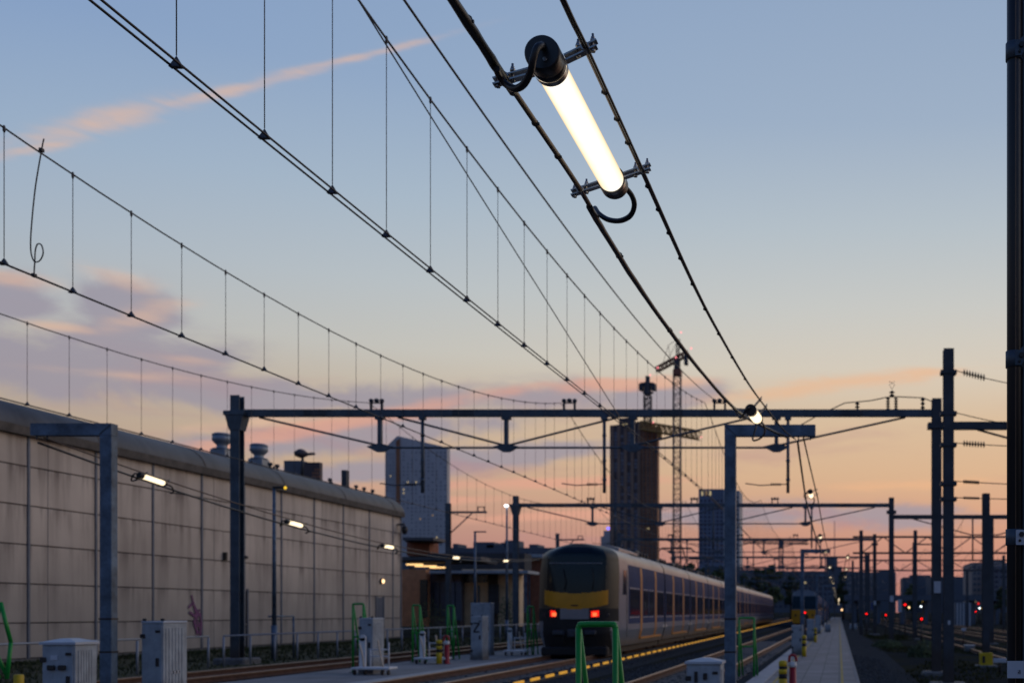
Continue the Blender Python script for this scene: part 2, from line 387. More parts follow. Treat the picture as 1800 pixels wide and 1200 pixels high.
# cloud texture in sky angles, stretched along the drift
cv = wnode('ShaderNodeCombineXYZ'); WL.new(az, cv.inputs[0]); WL.new(el, cv.inputs[1])
def cnoise(scale, rot, sy, det=8, seed=0.0):
    mp = wnode('ShaderNodeMapping'); mp.inputs['Rotation'].default_value = (0,0,rot); mp.inputs['Scale'].default_value = (1, sy, 1); mp.inputs['Location'].default_value = (seed, seed*.7, 0)
    WL.new(cv.outputs[0], mp.inputs[0])
    n = wnode('ShaderNodeTexNoise'); n.inputs['Scale'].default_value = scale; n.inputs['Detail'].default_value = det; n.inputs['Roughness'].default_value = .58; n.inputs['Distortion'].default_value = .35
    WL.new(mp.outputs[0], n.inputs['Vector']); return n.outputs[0]
n_fine = cnoise(16, -.2, 4.5); n_big = cnoise(5.5, -.12, 4.2, 8, 3.1); n_lump = cnoise(11, -.1, 2.0, 6, 7.7)
def ae(px, py):
    dx, dy = (px-VX)/F, (VY-py)/F
    return math.atan(dx), math.atan(dy/math.hypot(1, dx))
def blob(px, py, L, Wd, ang):
    a0, e0 = ae(px, py); k = math.cos(a0)**2
    a1, e1 = ae(px+L*math.cos(math.radians(ang)), py-L*math.sin(math.radians(ang)))
    th = math.atan2(e1-e0, a1-a0); ll = math.hypot(a1-a0, e1-e0); ww = Wd/F*math.cos(a0)
    dx = mth('SUBTRACT', az, a0); dy = mth('SUBTRACT', el, e0)
    u = mth('MULTIPLY_ADD', dx, math.cos(th)/ll, mth('MULTIPLY', dy, math.sin(th)/ll))
    v = mth('MULTIPLY_ADD', dx, -math.sin(th)/ww, mth('MULTIPLY', dy, math.cos(th)/ww))
    d = mth('ADD', mth('MULTIPLY', u, u), mth('MULTIPLY', v, v))
    return mth('EXPONENT', mth('MULTIPLY', d, -1.0))
def cover(env, nz, thr=.42, soft=.30, k=1.3):
    q = mth('MULTIPLY_ADD', mth('MULTIPLY', mth('SUBTRACT', nz, .5), k), mth('MINIMUM', mth('MULTIPLY', env, 2.5), 1.0), env)
    n = wnode('ShaderNodeMapRange', interpolation_type='SMOOTHSTEP'); n.inputs[1].default_value = thr; n.inputs[2].default_value = thr+soft
    WL.new(q, n.inputs[0]); return n.outputs[0]
def mx_(lst):
    r = lst[0]
    for q in lst[1:]: r = mth('MAXIMUM', r, q)
    return r
purple = mx_([blob(110,630,310,64,-2), blob(400,692,300,36,-4), blob(20,525,80,44,-12), blob(820,700,260,30,2), blob(620,765,300,30,6), blob(1130,700,140,24,4), blob(900,800,280,22,6), blob(1440,905,360,24,0), blob(640,830,300,20,4), blob(230,540,90,60,-20)])
sky = mixc(mth('MULTIPLY', cover(purple, n_lump, .08, .70, 2.4), .84), sky, srgb(152,146,160))
pinkb = mx_([blob(600,745,360,17,11), blob(930,850,280,12,2), blob(1010,905,240,10,3), blob(700,885,200,10,3), blob(1080,675,160,14,3)])
sky = mixc(mth('MULTIPLY', cover(pinkb, n_fine, .15, .8, 1.3), .75), sky, srgb(222,162,140))
lit = mx_([blob(190,212,170,20,15), blob(420,155,230,10,15), blob(640,98,170,6,14), blob(470,738,150,12,8), blob(250,660,150,9,-4), blob(50,264,110,10,12), blob(215,490,80,16,-14), blob(265,552,80,20,14), blob(20,488,90,16,-8), blob(95,575,70,10,-6), blob(330,632,70,9,-6), blob(1195,672,90,12,0)])
orange = mx_([blob(1510,670,190,16,6), blob(1340,693,130,13,6), blob(1620,655,90,9,4), blob(1640,850,200,10,3)])
sky = mixc(mth('MULTIPLY', cover(lit, n_fine, .02, 1.6, 2.0), .72), sky, srgb(226,184,156))
sky = mixc(mth('MULTIPLY', cover(orange, n_fine, .05, 1.1, 1.8), .62), sky, srgb(234,180,138))
# wispy bands low over the horizon
band = wnode('ShaderNodeMapRange', interpolation_type='SMOOTHSTEP'); band.inputs[1].default_value = math.radians(15); band.inputs[2].default_value = math.radians(5); WL.new(el, band.inputs[0])
wisp = wnode('ShaderNodeMapRange', interpolation_type='SMOOTHSTEP'); wisp.inputs[1].default_value = .50; wisp.inputs[2].default_value = .70; WL.new(n_big, wisp.inputs[0])
sky = mixc(mth('MULTIPLY', mth('MULTIPLY', band.outputs[0], wisp.outputs[0]), .5), sky, srgb(176,132,138))
bg = wnode('ShaderNodeBackground'); WL.new(sky, bg.inputs[0]); bg.inputs[1].default_value = 1.0
nsk = wnode('ShaderNodeTexSky', sky_type='NISHITA'); nsk.sun_disc = False; nsk.sun_elevation = math.radians(1.5); nsk.sun_rotation = math.radians(20)
bg2 = wnode('ShaderNodeBackground'); WL.new(nsk.outputs[0], bg2.inputs[0]); bg2.inputs[1].default_value = .006
ad = wnode('ShaderNodeAddShader'); WL.new(bg.outputs[0], ad.inputs[0]); WL.new(bg2.outputs[0], ad.inputs[1])
wo = wnode('ShaderNodeOutputWorld'); WL.new(ad.outputs[0], wo.inputs[0])
sd = bpy.data.lights.new('sky_glow', 'SUN'); so = bpy.data.objects.new('sky_glow', sd); C.objects.link(so)
sd.energy = .82; sd.angle = math.radians(70); sd.color = (1.0,.80,.62)  # added wide warm lamp in place of horizon glow; the sun has set
saz, sel = math.radians(62), math.radians(14)
sv = Vector((math.sin(saz)*math.cos(sel), math.cos(saz)*math.cos(sel), math.sin(sel)))
so.rotation_euler = sv.to_track_quat('Z','Y').to_euler()
S.view_settings.view_transform = 'Standard'; S.view_settings.look = 'None'; S.view_settings.exposure = 0; S.view_settings.gamma = 1
S.render.engine = 'CYCLES'
try:
    S.cycles.use_denoising = True; S.cycles.denoiser = 'OPENIMAGEDENOISE'
except Exception: pass
S.cycles.max_bounces = 5; S.cycles.sample_clamp_indirect = 4
# ------------------------------------------------------------------ setting: ground, beds, platforms
gprof = [(-1600,-.06),(-17.9,-.06),(.42,-.06),(1.5,-.36),(1600,-.36)]
ys = [-30,0,20,40,60,90,130,200,350,700,1500,4000]
g = MB(); nx = len(gprof)
g.add([(x,y,z) for y in ys for x,z in gprof], [(j*nx+i, j*nx+i+1, (j+1)*nx+i+1, (j+1)*nx+i) for j in range(len(ys)-1) for i in range(nx-1)])
struct(g.build('ground', 'ground'))
struct(MB().box(-60,-17.95,-5,66,-.055,-.0).build('grass_strip', mat('mown_grass', (.028,.032,.012), .95, 0, .5, 1.2, .8, 25)))
def bed(name, x0, x1, z, y1=320): return struct(MB().extr([(x0,-.058),(x1,-.058),(x1-.25,z),(x0+.25,z)], -5, y1).build(name, 'ballast'))
bed('track_bed', -17.9, -13.75, .0); bed('track_bed', -10.35, -6.35, -.0); bed('track_bed', -5.9, -2.25, -.0)
pl = MB().box(-13.6,-10.72,-5,150,-.05,.10,.01); struct(pl.build('platform', 'platslab'))
struct(MB().box(-10.715,-10.4,-5,150,-.05,.105,.012).build('platform_kerb', mat('kerb_concrete',(.33,.34,.35),.8,0,.15,3)))
struct(MB().box(-1.74,.40,-5,330,-.08,.0,.01).build('walkway', 'paving'))
struct(MB().box(-2.18,-1.75,-5,330,-.08,.012,.012).build('walkway_kerb', mat('kerb_concrete_light',(.30,.31,.33),.8,0,.2,3)))
struct(MB().box(.40,.50,-5,330,-.12,-.01,.01).build('walkway_edge', 'concrete'))
struct(MB().box(-1.56,-1.50,-5,300,-.01,.005).build('yellow_line', mat('worn_yellow_line',(.36,.27,.06),.8,0,.4,6)))
struct(MB().box(.045,.105,-5,300,-.01,.005).build('yellow_line', mat('worn_yellow_line_b',(.34,.25,.06),.8,0,.4,6)))
sh_ = MB().extr([(.52,-.057),(.52,-.03),(1.2,-.16),(2.2,-.33),(2.4,-.40),(.6,-.40)], -5, 330); struct(sh_.build('ballast_shoulder', 'ballast'))
st_ = MB(); rs = random.Random(11)
while len(st_.f) < 8*11000:
    y = 9+rs.random()**1.5*32; x = rs.choice([rs.uniform(-10.2,-6.5), rs.uniform(-5.8,-2.4), rs.uniform(-5.8,-2.4), rs.uniform(.55,1.7), rs.uniform(-17.6,-14)])
    z = .0 if x < 0 else -.03-(x-.52)*.19
    r = rs.uniform(.018,.042); q = [Vector((rs.gauss(1,.2)*r,0,0)), Vector((0,rs.gauss(1,.2)*r,0)), Vector((-rs.gauss(1,.2)*r,0,0)), Vector((0,-rs.gauss(1,.2)*r,0)), Vector((0,0,r*.8)), Vector((0,0,-r*.5))]
    ro = Matrix.Rotation(rs.uniform(0,6.28),3,'Z') @ Matrix.Rotation(rs.uniform(-.6,.6),3,'X'); c = Vector((x,y,z+r*.3))
    st_.add([c+ro@p for p in q], [(0,1,4),(1,2,4),(2,3,4),(3,0,4),(1,0,5),(2,1,5),(3,2,5),(0,3,5)])
o = st_.build('ballast_stones', mat('ballast_stone', (.062,.066,.072), .95, 0, .6, 9, spec=0)); o['kind'] = 'stuff'
# weeds strip on the ballast shoulder
def blades(name, n, fx, h0, h1, m, w=.02):
    b = MB()
    for i in range(n):
        x, y, z = fx(); h = random.uniform(h0, h1); a = random.uniform(0, 2*PI); lean = random.uniform(.05,.5)*h; b2 = random.uniform(0,2*PI)
        dx, dy = math.cos(a)*w*(1+y/25), math.sin(a)*w*(1+y/25)
        b.add([(x-dx,y-dy,z),(x+dx,y+dy,z),(x+math.cos(b2)*lean,y+math.sin(b2)*lean,z+h)], [(0,1,2)])
    o = b.build(name, m); o['kind'] = 'stuff'; return o
blades('grass', 12000, lambda: (-26.7+abs(random.gauss(0,.7)) if random.random()<.5 else random.uniform(-26,-18.2), random.uniform(20,64), -.02), .04, .15, 'grass', .02)
def weedpos():
    while True:
        x, y = random.uniform(1.2, 9), random.uniform(18, 90)
        if noise.noise(Vector((x*.35, y*.08, 3))) > .02: return x, y, -.37
blades('weeds', 5000, weedpos, .03, .14, mat('dry_weeds', (.045,.046,.022), .9, 0, .5, 1.2, spec=0), .02)

# ------------------------------------------------------------------ tracks
def track(label, xc, y0, y1, z0=0.0, sl=0, rz=0, xr=None, group='railway tracks'):
    t = thing('railway_track', label, 'track', (xc, y0, z0), group, rz)
    for s in (-1, 1):
        r = MB(); x = s*.7525
        r.extr([(x-.07,.0),(x+.07,.0),(x+.07,.015),(x+.012,.04),(x+.012,.115),(x-.012,.115),(x-.012,.04),(x-.07,.015)], 0, y1-y0)
        ro = r.build('rail', 'rust', t, local=True)
        MB().extr([(x-.036,.115),(x+.036,.115),(x+.036,.142),(x+.028,.153),(x-.028,.153),(x-.036,.142)], 0, y1-y0).build('rail_head', 'railtop', ro, local=True)
    for k in range(sl):
        MB().box(-1.25,1.25,k*.63+.1,k*.63+.36,-.10,-.002,.01).build('sleeper', 'sleeper', t, local=True)
    return t
track('rusty track between the handrail and the left platform', -15.3, -3, 200, .02, 0)
track('track under the long grey, blue and yellow train', -8.75, -3, 300, .02, 90, .0124)
track('empty track beside the paved walkway, leading to the yellow fronted train', -3.7, -3, 300, .02, 96)
track('track on the low right side, nearest of the three to the masts', 7.4, 10, 300, -.34, 0)
track('track on the low right side, middle of the three', 11.6, 10, 300, -.34, 0)
track('track on the low right side, farthest of the three from the masts', 15.8, 10, 300, -.34, 0)

# yellow dashed guard strip beside the long train
ds = MB().box(-.05,.05,0,260,0,.05); r = thing('guard_strip', 'dark strip with bright orange-yellow dashes beside the train', 'ground strip', (-6.86,2,.0), None, .0124)
ds.build('base', 'black', r, local=True)
em = mat('yellow_dash_added_glow', (.62,.33,.03), .5, 0, .1, 4, emis=(1.0,.48,.05), es=.42)  # dashes are no lamps; their reflected light is put in as glow
for k in range(95):
    MB().box(-.02,.02,14+k*1.28,14.70+k*1.28,.0505,.115).build('dash', em, r, local=True)
dd = MB()
for k in range(95, 190): dd.box(-.02,.02,14+k*1.28,14.70+k*1.28,.0505,.115)
o = dd.build('dash', em, r, local=True); o['kind'] = 'stuff'

# ------------------------------------------------------------------ warehouse
WX = -26.8
wh = thing('warehouse', 'long pale concrete panel warehouse with a rounded grey roof edge', 'building', (WX,40,0))
w = MB()
ystr = [33.85+3.07*k for k in range(-7,10)] + [62.6]
zs = [.12,1.29,2.58,3.87,5.16,6.45,7.56]
for i in range(len(ystr)-1):
    a, b2 = ystr[i]+.05, ystr[i+1]-.05
    if i % 3 == 1: cuts = [a, (a+b2)/2-.7, b2]
    else: cuts = [a, b2]
    for j in range(len(zs)-1):
        hole = None
        for c in range(len(cuts)-1):
            d = random.uniform(-.006,.006)
            w.box(WX-.16, WX+d, cuts[c]+.008, cuts[c+1]-.008, zs[j]+.018, zs[j+1]-.018, .008)
w.build('wall', 'wall', wh)
MB().box(WX-.6, WX-.10, ystr[0], 62.55, 0, 7.6).build('backing', 'recess', wh)
MB().box(WX-.14, WX+.03, ystr[0], 62.6, -.05, .11).build('plinth', 'foot', wh)
for y in ystr[:-1]:
    MB().box(WX-.05, WX+.035, y-.045, y+.045, .12, 7.55, .006).build('joint_strip', 'metal_strip', wh)
MB().box(WX-.05, WX+.045, 62.54, 62.66, .0, 7.55, .006).build('joint_strip', 'metal_strip', wh)
MB().box(-70, WX-.7, 10, 62.6, .0, 8.2).build('building_body', 'wall', wh)
MB().box(-70, WX-.165, 62.3, 62.62, 0, 7.5).build('end_wall', 'wall', wh)
prof = [(WX+.10,7.50),(WX+.17,7.56)]
for k in range(11):
    a = PI/2*k/10; prof.append((WX-1.35+1.52*math.cos(a), 7.62+1.06*math.sin(a)))
prof += [(-70,8.9),(-70,8.75),(WX-1.3,8.5),(WX-.2,7.5)]
rf = MB().extr(prof, ystr[0], 62.75)
for i in range(len(rf.sm)-2): rf.sm[i] = 2 <= i < 12
rf.build('roof', 'roofsheet', wh)
MB().extr([(WX+.19,7.43),(WX+.20,7.72),(WX+.165,7.74),(WX+.03,7.58),(WX+.02,7.44)], ystr[0], 62.76).build('gutter', 'gutter', wh)
MB().extr([(WX-1.5,8.70),(WX-1.42,8.70),(WX-1.42,8.78),(WX-1.5,8.78)], ystr[0], 62.7).build('roof_edge_rail', 'steel2', wh)
for y in ystr[::2]:
    MB().extr([(x+.004,z+.012) for x,z in prof[2:13]]+[(x-.02,z-.02) for x,z in prof[2:13]][::-1], y-.04, y+.04).build('roof_seam', 'gutter', wh)
# doors, plates, wall lamp
def door(x0p, x1p, zt, m):
    y0, y1 = atx(x0p, WX), atx(x1p, WX)
    d = MB().box(WX+.0, WX+.03, y0, y1, .05, zt, .006).build('door', m, wh)
    MB().box(WX+.0, WX+.06, y0-.1, y0-.005, .05, zt+.1).build('door_frame', 'metal_strip', d)
    MB().box(WX+.0, WX+.06, y1+.005, y1+.1, .05, zt+.1).build('door_frame', 'metal_strip', d)
    MB().tube([(WX+.05,y1-.15,1.1),(WX+.12,y1-.15,1.1),(WX+.12,y1-.3,1.1)], .015, 6).build('handle', 'bracket', d)
door(424,433,2.6,'recess'); door(661,673,2.5,'doorblue')
MB().lathe((WX+.06, atx(428,WX), 4.05), [(.0,-.01),(.13,0),(.14,.08),(.09,.14)], 10, 'z').build('wall_light', 'cabdark', wh)
MB().box(WX+.01, WX+.16, atx(391,WX), atx(394,WX), 3.9, 4.25, .01).build('wall_light', 'cabdark', wh)
wl = MB().lathe((WX+.02, atx(669,WX), 3.45), [(.16,0),(.17,.07),(.12,.12)], 12, 'x').build('wall_light', 'cabdark', wh)
MB().lathe((WX+.141, atx(669,WX), 3.45), [(.13,0),(.10,.05),(.03,.07)], 12, 'x').build('lens', 'warm', wl)
# graffiti strokes
gr = MB()
def stroke(pts, wd):
    q = [(WX+.035, atx(px, WX), E+(VY-py)/F*atx(px, WX)) for px, py in pts]
    for a, b3 in zip(q, q[1:]):
        a = Vector(a); b3 = Vector(b3); d = (b3-a); n_ = Vector((0,-d.z,d.y)).normalized()*wd
        gr.add([a-n_*.3, a+n_*.5, b3+n_*.4, b3-n_*.5], [(0,1,2,3)])
        gr.v[-4:] = [v+Vector((random.uniform(.001,.006),0,0)) for v in gr.v[-4:]]
for pts, wd in [([(335,1045),(340,1062),(346,1075)],.10), ([(330,1068),(338,1058),(344,1080),(350,1070)],.12), ([(331,1075),(342,1082),(352,1078)],.14),([(343,1080),(340,1098),(348,1112)],.13),([(350,1078),(353,1096),(350,1118)],.12),([(338,1090),(346,1100),(354,1092)],.10),([(343,1104),(345,1120)],.07),([(348,1070),(345,1090),(352,1110)],.09)]:
    stroke(pts, wd)
gr.build('graffiti', 'purple', wh)
# roof ventilators etc.
def vent(px, s):
    y = atx(px, -29.2); x = -29.2
    v = MB().box(x-.36,x+.36,y-.36,y+.36,8.6,9.32,.03).build('roof_vent', 'duct', wh)
    MB().lathe((x,y,9.325), [(.40,0),(.40,.04),(.24,.06),(.22,.20),(.32,.30),(.42,.42),(.40,.66)], 18).build('cowl','duct',v)
    MB().lathe((x,y,9.99), [(.42,0),(.41,.04),(.32,.10),(.1,.12)], 18).build('cap','duct',v)
vent(390,1.0); vent(455,1.0)
MB().box(-29.3,-29.0,atx(606,-29.1),atx(606,-29.1)+.35,8.6,10.0).build('chimney', 'steel2', wh)
for px in (475,487,580,626,640,655):
    y = atx(px,-28.4); MB().lathe((-28.4,y,8.6), [(.06,0),(.06,.35),(.13,.36),(.10,.5)], 8).build('roof_pipe', 'steel2', wh)
cm = MB().box(WX+.05, WX+.45, 62.0, 62.2, 6.9, 7.0).build('camera_arm', 'steel2', wh)
MB().lathe((WX+.45,62.1,6.55), [(.02,-.2),(.14,-.14),(.17,0),(.17,.25),(.05,.33)], 10).build('dome', 'cabdark', cm)

# ------------------------------------------------------------------ handrail fence
def handrail(x, ya, yb, n, label):
    t = thing('handrail', label, 'handrail', (x, ya, 0))
    MB().tube([(x,ya,.93),(x,yb,.93)], .028, 8).build('top_rail', 'rail_m', t)
    for k in range(n):
        y = ya+(yb-ya)*k/(n-1); MB().tube([(x,y,-.05),(x,y,.90)], .032, 6).build('post', 'rail_m', t)
handrail(-18.6, 14.9, 30.2, 11, 'grey steel handrail in the grass, stretch left of the gap')
handrail(-18.6, 30.95, 66, 26, 'grey steel handrail in the grass, long stretch right of the gap')
t = thing('handrail', 'short taller blue-grey rail bracket beside the slim lamp pole', 'handrail', (-19.5, 36, 0))
MB().tube([(-19.5,35.0,1.5),(-19.5,36.6,1.5)], .03, 6).build('top_rail','gal',t); MB().tube([(-19.5,36.6,-.05),(-19.5,36.6,1.48)], .035, 6).build('post','gal',t)

# ------------------------------------------------------------------ overhead line gantries
GX0, GX1, GY = -19.1, 3.09, 32.5
def gantry(Y):
    g = thing('portal_gantry', '', 'gantry', (0, Y, 0), 'overhead line gantries across the tracks')
    zb = 7.95
    p = MB().hpost(GX0,Y,.15,8.5,.29).build('post','steel',g)
    MB().box(GX0-.33,GX0+.33,Y-.22,Y+.22,zb-.09,zb+.05,.01).build('collar','steel',p)
    MB().add([(GX0-.17,Y-.17,zb-.55),(GX0+.17,Y-.17,zb-.55),(GX0+.17,Y+.17,zb-.55),(GX0-.17,Y+.17,zb-.55),(GX0-.28,Y-.2,zb-.1),(GX0+.28,Y-.2,zb-.1),(GX0+.28,Y+.2,zb-.1),(GX0-.28,Y+.2,zb-.1)],[(0,1,5,4),(1,2,6,5),(2,3,7,6),(3,0,4,7),(4,5,6,7)]).build('haunch','steel',p)
    MB().box(GX0-.5,GX0+.5,Y-.5,Y+.5,-.3,.2,.05).build('footing','foot',g)
    p2 = MB().hpost(GX1,Y,-.3,8.4,.30).build('post','steel2',g)
    MB().box(GX1-.28,GX1+.28,Y-.2,Y+.2,zb-.5,zb-.32).build('collar','steel2',p2)
    MB().box(GX1-.1,GX1+.12,Y-.21,Y-.19,2.25,2.62).build('number_plate','label',p2)
    MB().box(GX1-.45,GX1+.45,Y-.45,Y+.45,-.6,-.22,.05).build('footing','foot',g)
    MB().box(GX0+.15,GX1+.1,Y-.09,Y+.09,zb-.11,zb+.11).build('beam','steel',g)
    zc = 6.86
    for x in (-16.6,-11.9,-5.3,.4):
        sp_ = MB(); sp_.box(x-.35,x+.35,Y-.104,Y-.0905,zb-.09,zb+.09,.003); [sp_.lathe((x+a,Y-.112,zb+b), [(.014,0),(.014,.01)], 6, 'y') for a in (-.28,-.14,.14,.28) for b in (-.05,.05)]; sp_.build('splice_plate','steel2',g)
    feet = [-14.57,-10.56,-6.55,-1.99]
    MB().tube([(feet[0],Y,zc),(feet[-1],Y,zc)], .035, 6).build('tie_rod','steel',g)
    for x in feet:
        s = MB().box(x-.06,x+.06,Y-.06,Y+.06,zc,zb-.11); s.box(x-.14,x+.14,Y-.08,Y+.08,zb-.2,zb-.11)
        s.add([(x-.42,Y-.05,zc+.03),(x+.42,Y-.05,zc+.03),(x+.1,Y-.05,zc-.14),(x-.1,Y-.05,zc-.14),(x-.42,Y+.05,zc+.03),(x+.42,Y+.05,zc+.03),(x+.1,Y+.05,zc-.14),(x-.1,Y+.05,zc-.14),(x,Y-.05,zc+.14),(x,Y+.05,zc+.14)],[(0,1,2,3),(7,6,5,4),(0,3,7,4),(1,5,6,2),(2,6,7,3),(0,8,1),(4,5,9),(0,4,9,8),(1,8,9,5)])
        s.build('strut','steel',g)
    for a, b in ((-18.4,-14.57),(-14.0,-10.56),(-7.0,-10.56),(-2.75,-6.55),(2.1,-1.99)):
        MB().tube([(a,Y,zb-.13),(b,Y,zc+.06)], .034, 6).build('brace','steel',g)
    for x in (-14.68,-8.56,-3.79):
        c = MB(); 
        for sx in (-.17,.17):
            c.box(x+sx-.03,x+sx+.03,Y-.04,Y+.04,zb+.11,zb+.33); c.lathe((x+sx,Y,zb+.33), [(.03,0),(.07,.03),(.07,.1),(.03,.13)], 8)
        c.box(x-.2,x+.2,Y-.03,Y+.03,zb+.31,zb+.34); c.lathe((x,Y,zb+.34), [(.03,0),(.08,.03),(.08,.1),(.03,.13)], 8)
        c.build('wire_saddle','steel2',g)
    for x in (-13.2,-7.44,-1.62):
        d = MB().tube([(x,Y-.05,zb-.1),(x,Y-.05,5.42)], .052, 8); d.box(x-.1,x+.1,Y-.12,Y+.02,zb-.22,zb-.11)
        for z in (7.2, 6.4, 5.8): d.lathe((x,Y-.05,z), [(.06,0),(.07,.02),(.06,.08)], 8)
        d = d.build('hanger_post','steel',g)
        MB().tube([(x-1.35,Y-.05,5.72),(x-.9,Y-.05,5.66),(x,Y-.05,5.70)], .017, 6).build('registration_arm','steel2',d)
        ins = MB()
        for k in range(5): ins.lathe((x-.55+k*.07,Y-.05,5.69), [(.02,0),(.055,.02),(.02,.05)], 8, 'x')
        ins.build('insulator','insul',d)
    return g
g1 = gantry(GY)
g1['label'] = 'nearest portal gantry, its blue-grey beam spanning all three tracks before the towers'
glab = ['second portal gantry beyond the nearest one, beam passing behind the train roof line', 'third portal gantry along the tracks', 'fourth portal gantry along the tracks', 'fifth portal gantry along the tracks', 'sixth portal gantry along the tracks', 'seventh portal gantry along the tracks', 'farthest portal gantry along the tracks']
GYs = [60.5, 89, 118, 147, 176, 206, 240]
for i, y in enumerate(GYs): copy_tree(g1, (0, y, 0), glab[i])
# extras only on the nearest gantry: high feeder with insulators
fd = thing('feeder_cable', 'thin feeder cable looping over insulators on the right end of the nearest gantry', 'cable', (0,GY,8))
pts = [at(*p, GY) for p in [(1385,752),(1407,747),(1432,733),(1455,722),(1485,708),(1507,706),(1530,704),(1558,698),(1578,697),(1600,698),(1623,699),(1640,706),(1650,716)]]
MB().tube(pts, .017, 6).build('cable','wire',fd)
def insul(px, y0, y1, n, r=.07):
    a = at(px, y0, GY); b = at(px, y1, GY); s = MB(); h = (a.z-b.z)/n
    s.tube([b, a], .022, 6)
    for k in range(n): s.lathe((a.x,GY,b.z+h*k), [(.02,0),(r,h*.35),(.03,h*.85)], 10)
    s.build('insulator','insul',fd)
insul(1507,706,729,4,.085); insul(1622,698,726,4,.08); insul(1561,698,725,6,.075); insul(1575,698,725,6,.075); insul(1568,686,697,2,.1)
bs = MB()
for dx in (-1,1): bs.tube([at(1568,684,GY), at(1568+dx*5,676,GY), at(1568-dx*5,670,GY)], .008, 5)
bs.build('bird_spike','steel2',fd)

# right hand masts and gantries
m = thing('steel_mast', 'tall dark H-section mast in front of the portal post, rising highest on the right', 'mast', (at(1667,0,28.5).x,28.5,-.4))
x = (1667-VX)/F*28.5
MB().hpost(x,28.5,-.4,8.95,.285).build('post','steel2',m)
for py in (655,727,782,850,877): MB().box(x-.22,x+.22,28.5-.17,28.5+.17,E+(VY-py)/F*28.5-.05,E+(VY-py)/F*28.5+.05).build('clamp_band','steel2',m)
MB().box(x-.03,x+.04,28.5-.150,28.5-.143,1.3,1.42).build('plate','label',m)
MB().box(x-.5,x+.5,28,29,-.6,-.3,.05).build('footing','foot',m)
sl = ['uppermost insulated wire running right from the tall mast', 'second insulated wire from the top running right off the tall mast', 'third insulated wire running right off the tall mast, just under the side beam', 'fourth insulated wire running right off the tall mast', 'lowest insulated wire running right off the tall mast']
for i,(py, sag, ins) in enumerate([(650,.55,.11),(724,.5,0),(778,.12,.10),(845,.12,.065),(874,.05,.045)]):
    a = at(1676,py,28.5); b = a+Vector((9, .4, -.25 if i<2 else -.05)); pts = []
    for k in range(21):
        u = k/20; q = a.lerp(b,u); q.z -= 4*sag*u*(1-u); pts.append(q)
    t = thing('span_wire', sl[i], 'wire', tuple(a), 'wires tied to the tall mast')
    MB().tube(pts, .013, 5).build('wire','wire',t)
    if ins:
        s = MB(); q0, q1 = pts[0].lerp(pts[1],.6), pts[2] if i<3 else pts[1].lerp(pts[2],.6)
        for k in range(8):
            c = q0.lerp(q1,k/8); s.lathe(c, [(.015,0),(ins,.03),(.02,.06)], 8, 'x')
        s.build('insulator','insul',t)
def side_gantry(Y, zb, zpost, label, x0=GX1+.1, x1=15.5):
    g = thing('side_gantry', label, 'gantry', (x0,Y,-.36), 'gantries over the right hand tracks')
    MB().box(x0,x1,Y-.1,Y+.1,zb-.12,zb+.12).build('beam','steel2',g)
    MB().hpost(x1,Y,-.4,zpost,.28).build('post','steel2',g)
    for a,b in ((x0+1.2,x0+4.6),(x0+9.5,x0+6.2)):
        MB().tube([(a,Y,zb-.12),(b,Y,zb-1.05)], .035, 6).build('brace','steel2',g)
    MB().tube([(x0+4.6,Y,zb-1.05),(x0+6.2,Y,zb-1.05)], .035, 6).build('tie_rod','steel2',g)
    for x in (x0+4.7, x0+5.3):
        MB().tube([(x,Y,zb-.12),(x,Y,zb-2.6)], .05, 6).build('hanger_post','steel2',g)
    return g
side_gantry(GY, 7.55, 8.2, 'right hand side beam bolted to the nearest portal post')
side_gantry(60.5, 7.26, 8.0, 'second side beam to the right, behind the yellow footed mast')
def truss(Y, x0, x1, zt, zl, label, mid):
    g = thing('truss_gantry', label, 'gantry', (x0,Y,-.36), 'lattice gantries over the right hand tracks')
    for z in (zt, zl): MB().box(x0-.7,x1,Y-.07,Y+.07,z-.08,z+.08).build('chord','steel2',g)
    n = int((x1-x0)/1.8); k = 0
    for i in range(n):
        a = x0+(x1-x0)*i/n; b = x0+(x1-x0)*(i+1)/n
        if i % 2: MB().tube([(a,Y,zt),(b,Y,zl)], .045, 6).build('brace','steel2',g)
        else: MB().tube([(a,Y,zl),(b,Y,zt)], .045, 6).build('brace','steel2',g)
    for x in mid: MB().hpost(x,Y,-.4,zt+.55,.3).build('post','steel2',g)
truss(86, 1.85, 26, 7.95, 6.6, 'lattice gantry with zigzag braces across the right tracks', (1.85,6.4,26))
truss(112, 3.0, 34, 7.3, 6.2, 'farther lattice gantry with zigzag braces across the right tracks', (3.0,18,34))
def mast(px, Y, ptop, w, label, name='steel_mast', band=True):
    x = (px-VX)/F*Y; zt = E+(VY-ptop)/F*Y
    t = thing(name, label, 'mast', (x,Y,-.36))
    MB().hpost(x,Y,-.4,zt,w).build('post','steel2',t)
    MB().box(x-.4,x+.4,Y-.4,Y+.4,-.6,-.28,.04).build('footing','foot',t)
    return t, x
t, x = mast(1733,37.5,867,.26,'slim mast with a yellow painted base box beside the near black pipe')
MB().box(x-.22,x+.22,37.5-.22,37.5+.22,-.36,.17,.02).build('base_box','yellow',t)
MB().box(x-.16,x-.06,37.270,37.277,-.2,.05).build('marking','ink',t)
mast(1743,64,905,.24,'thin mast farther back on the right, just right of the yellow footed mast')
mast(1527,118,972,.26,'mast standing right of the walkway, beneath the fourth gantry')
mast(1499,104,985,.22,'slender mast close to the far end of the walkway')
mast(1700,130,1000,.28,'distant mast before the pale block on the right')
t, x = mast(1607,75,953,.24,'mast between the portal post and the tall mast, carrying a side arm')
MB().box(x-.1,x+1.3,74.95,75.05,6.55,6.65).build('side_arm','steel2',t)

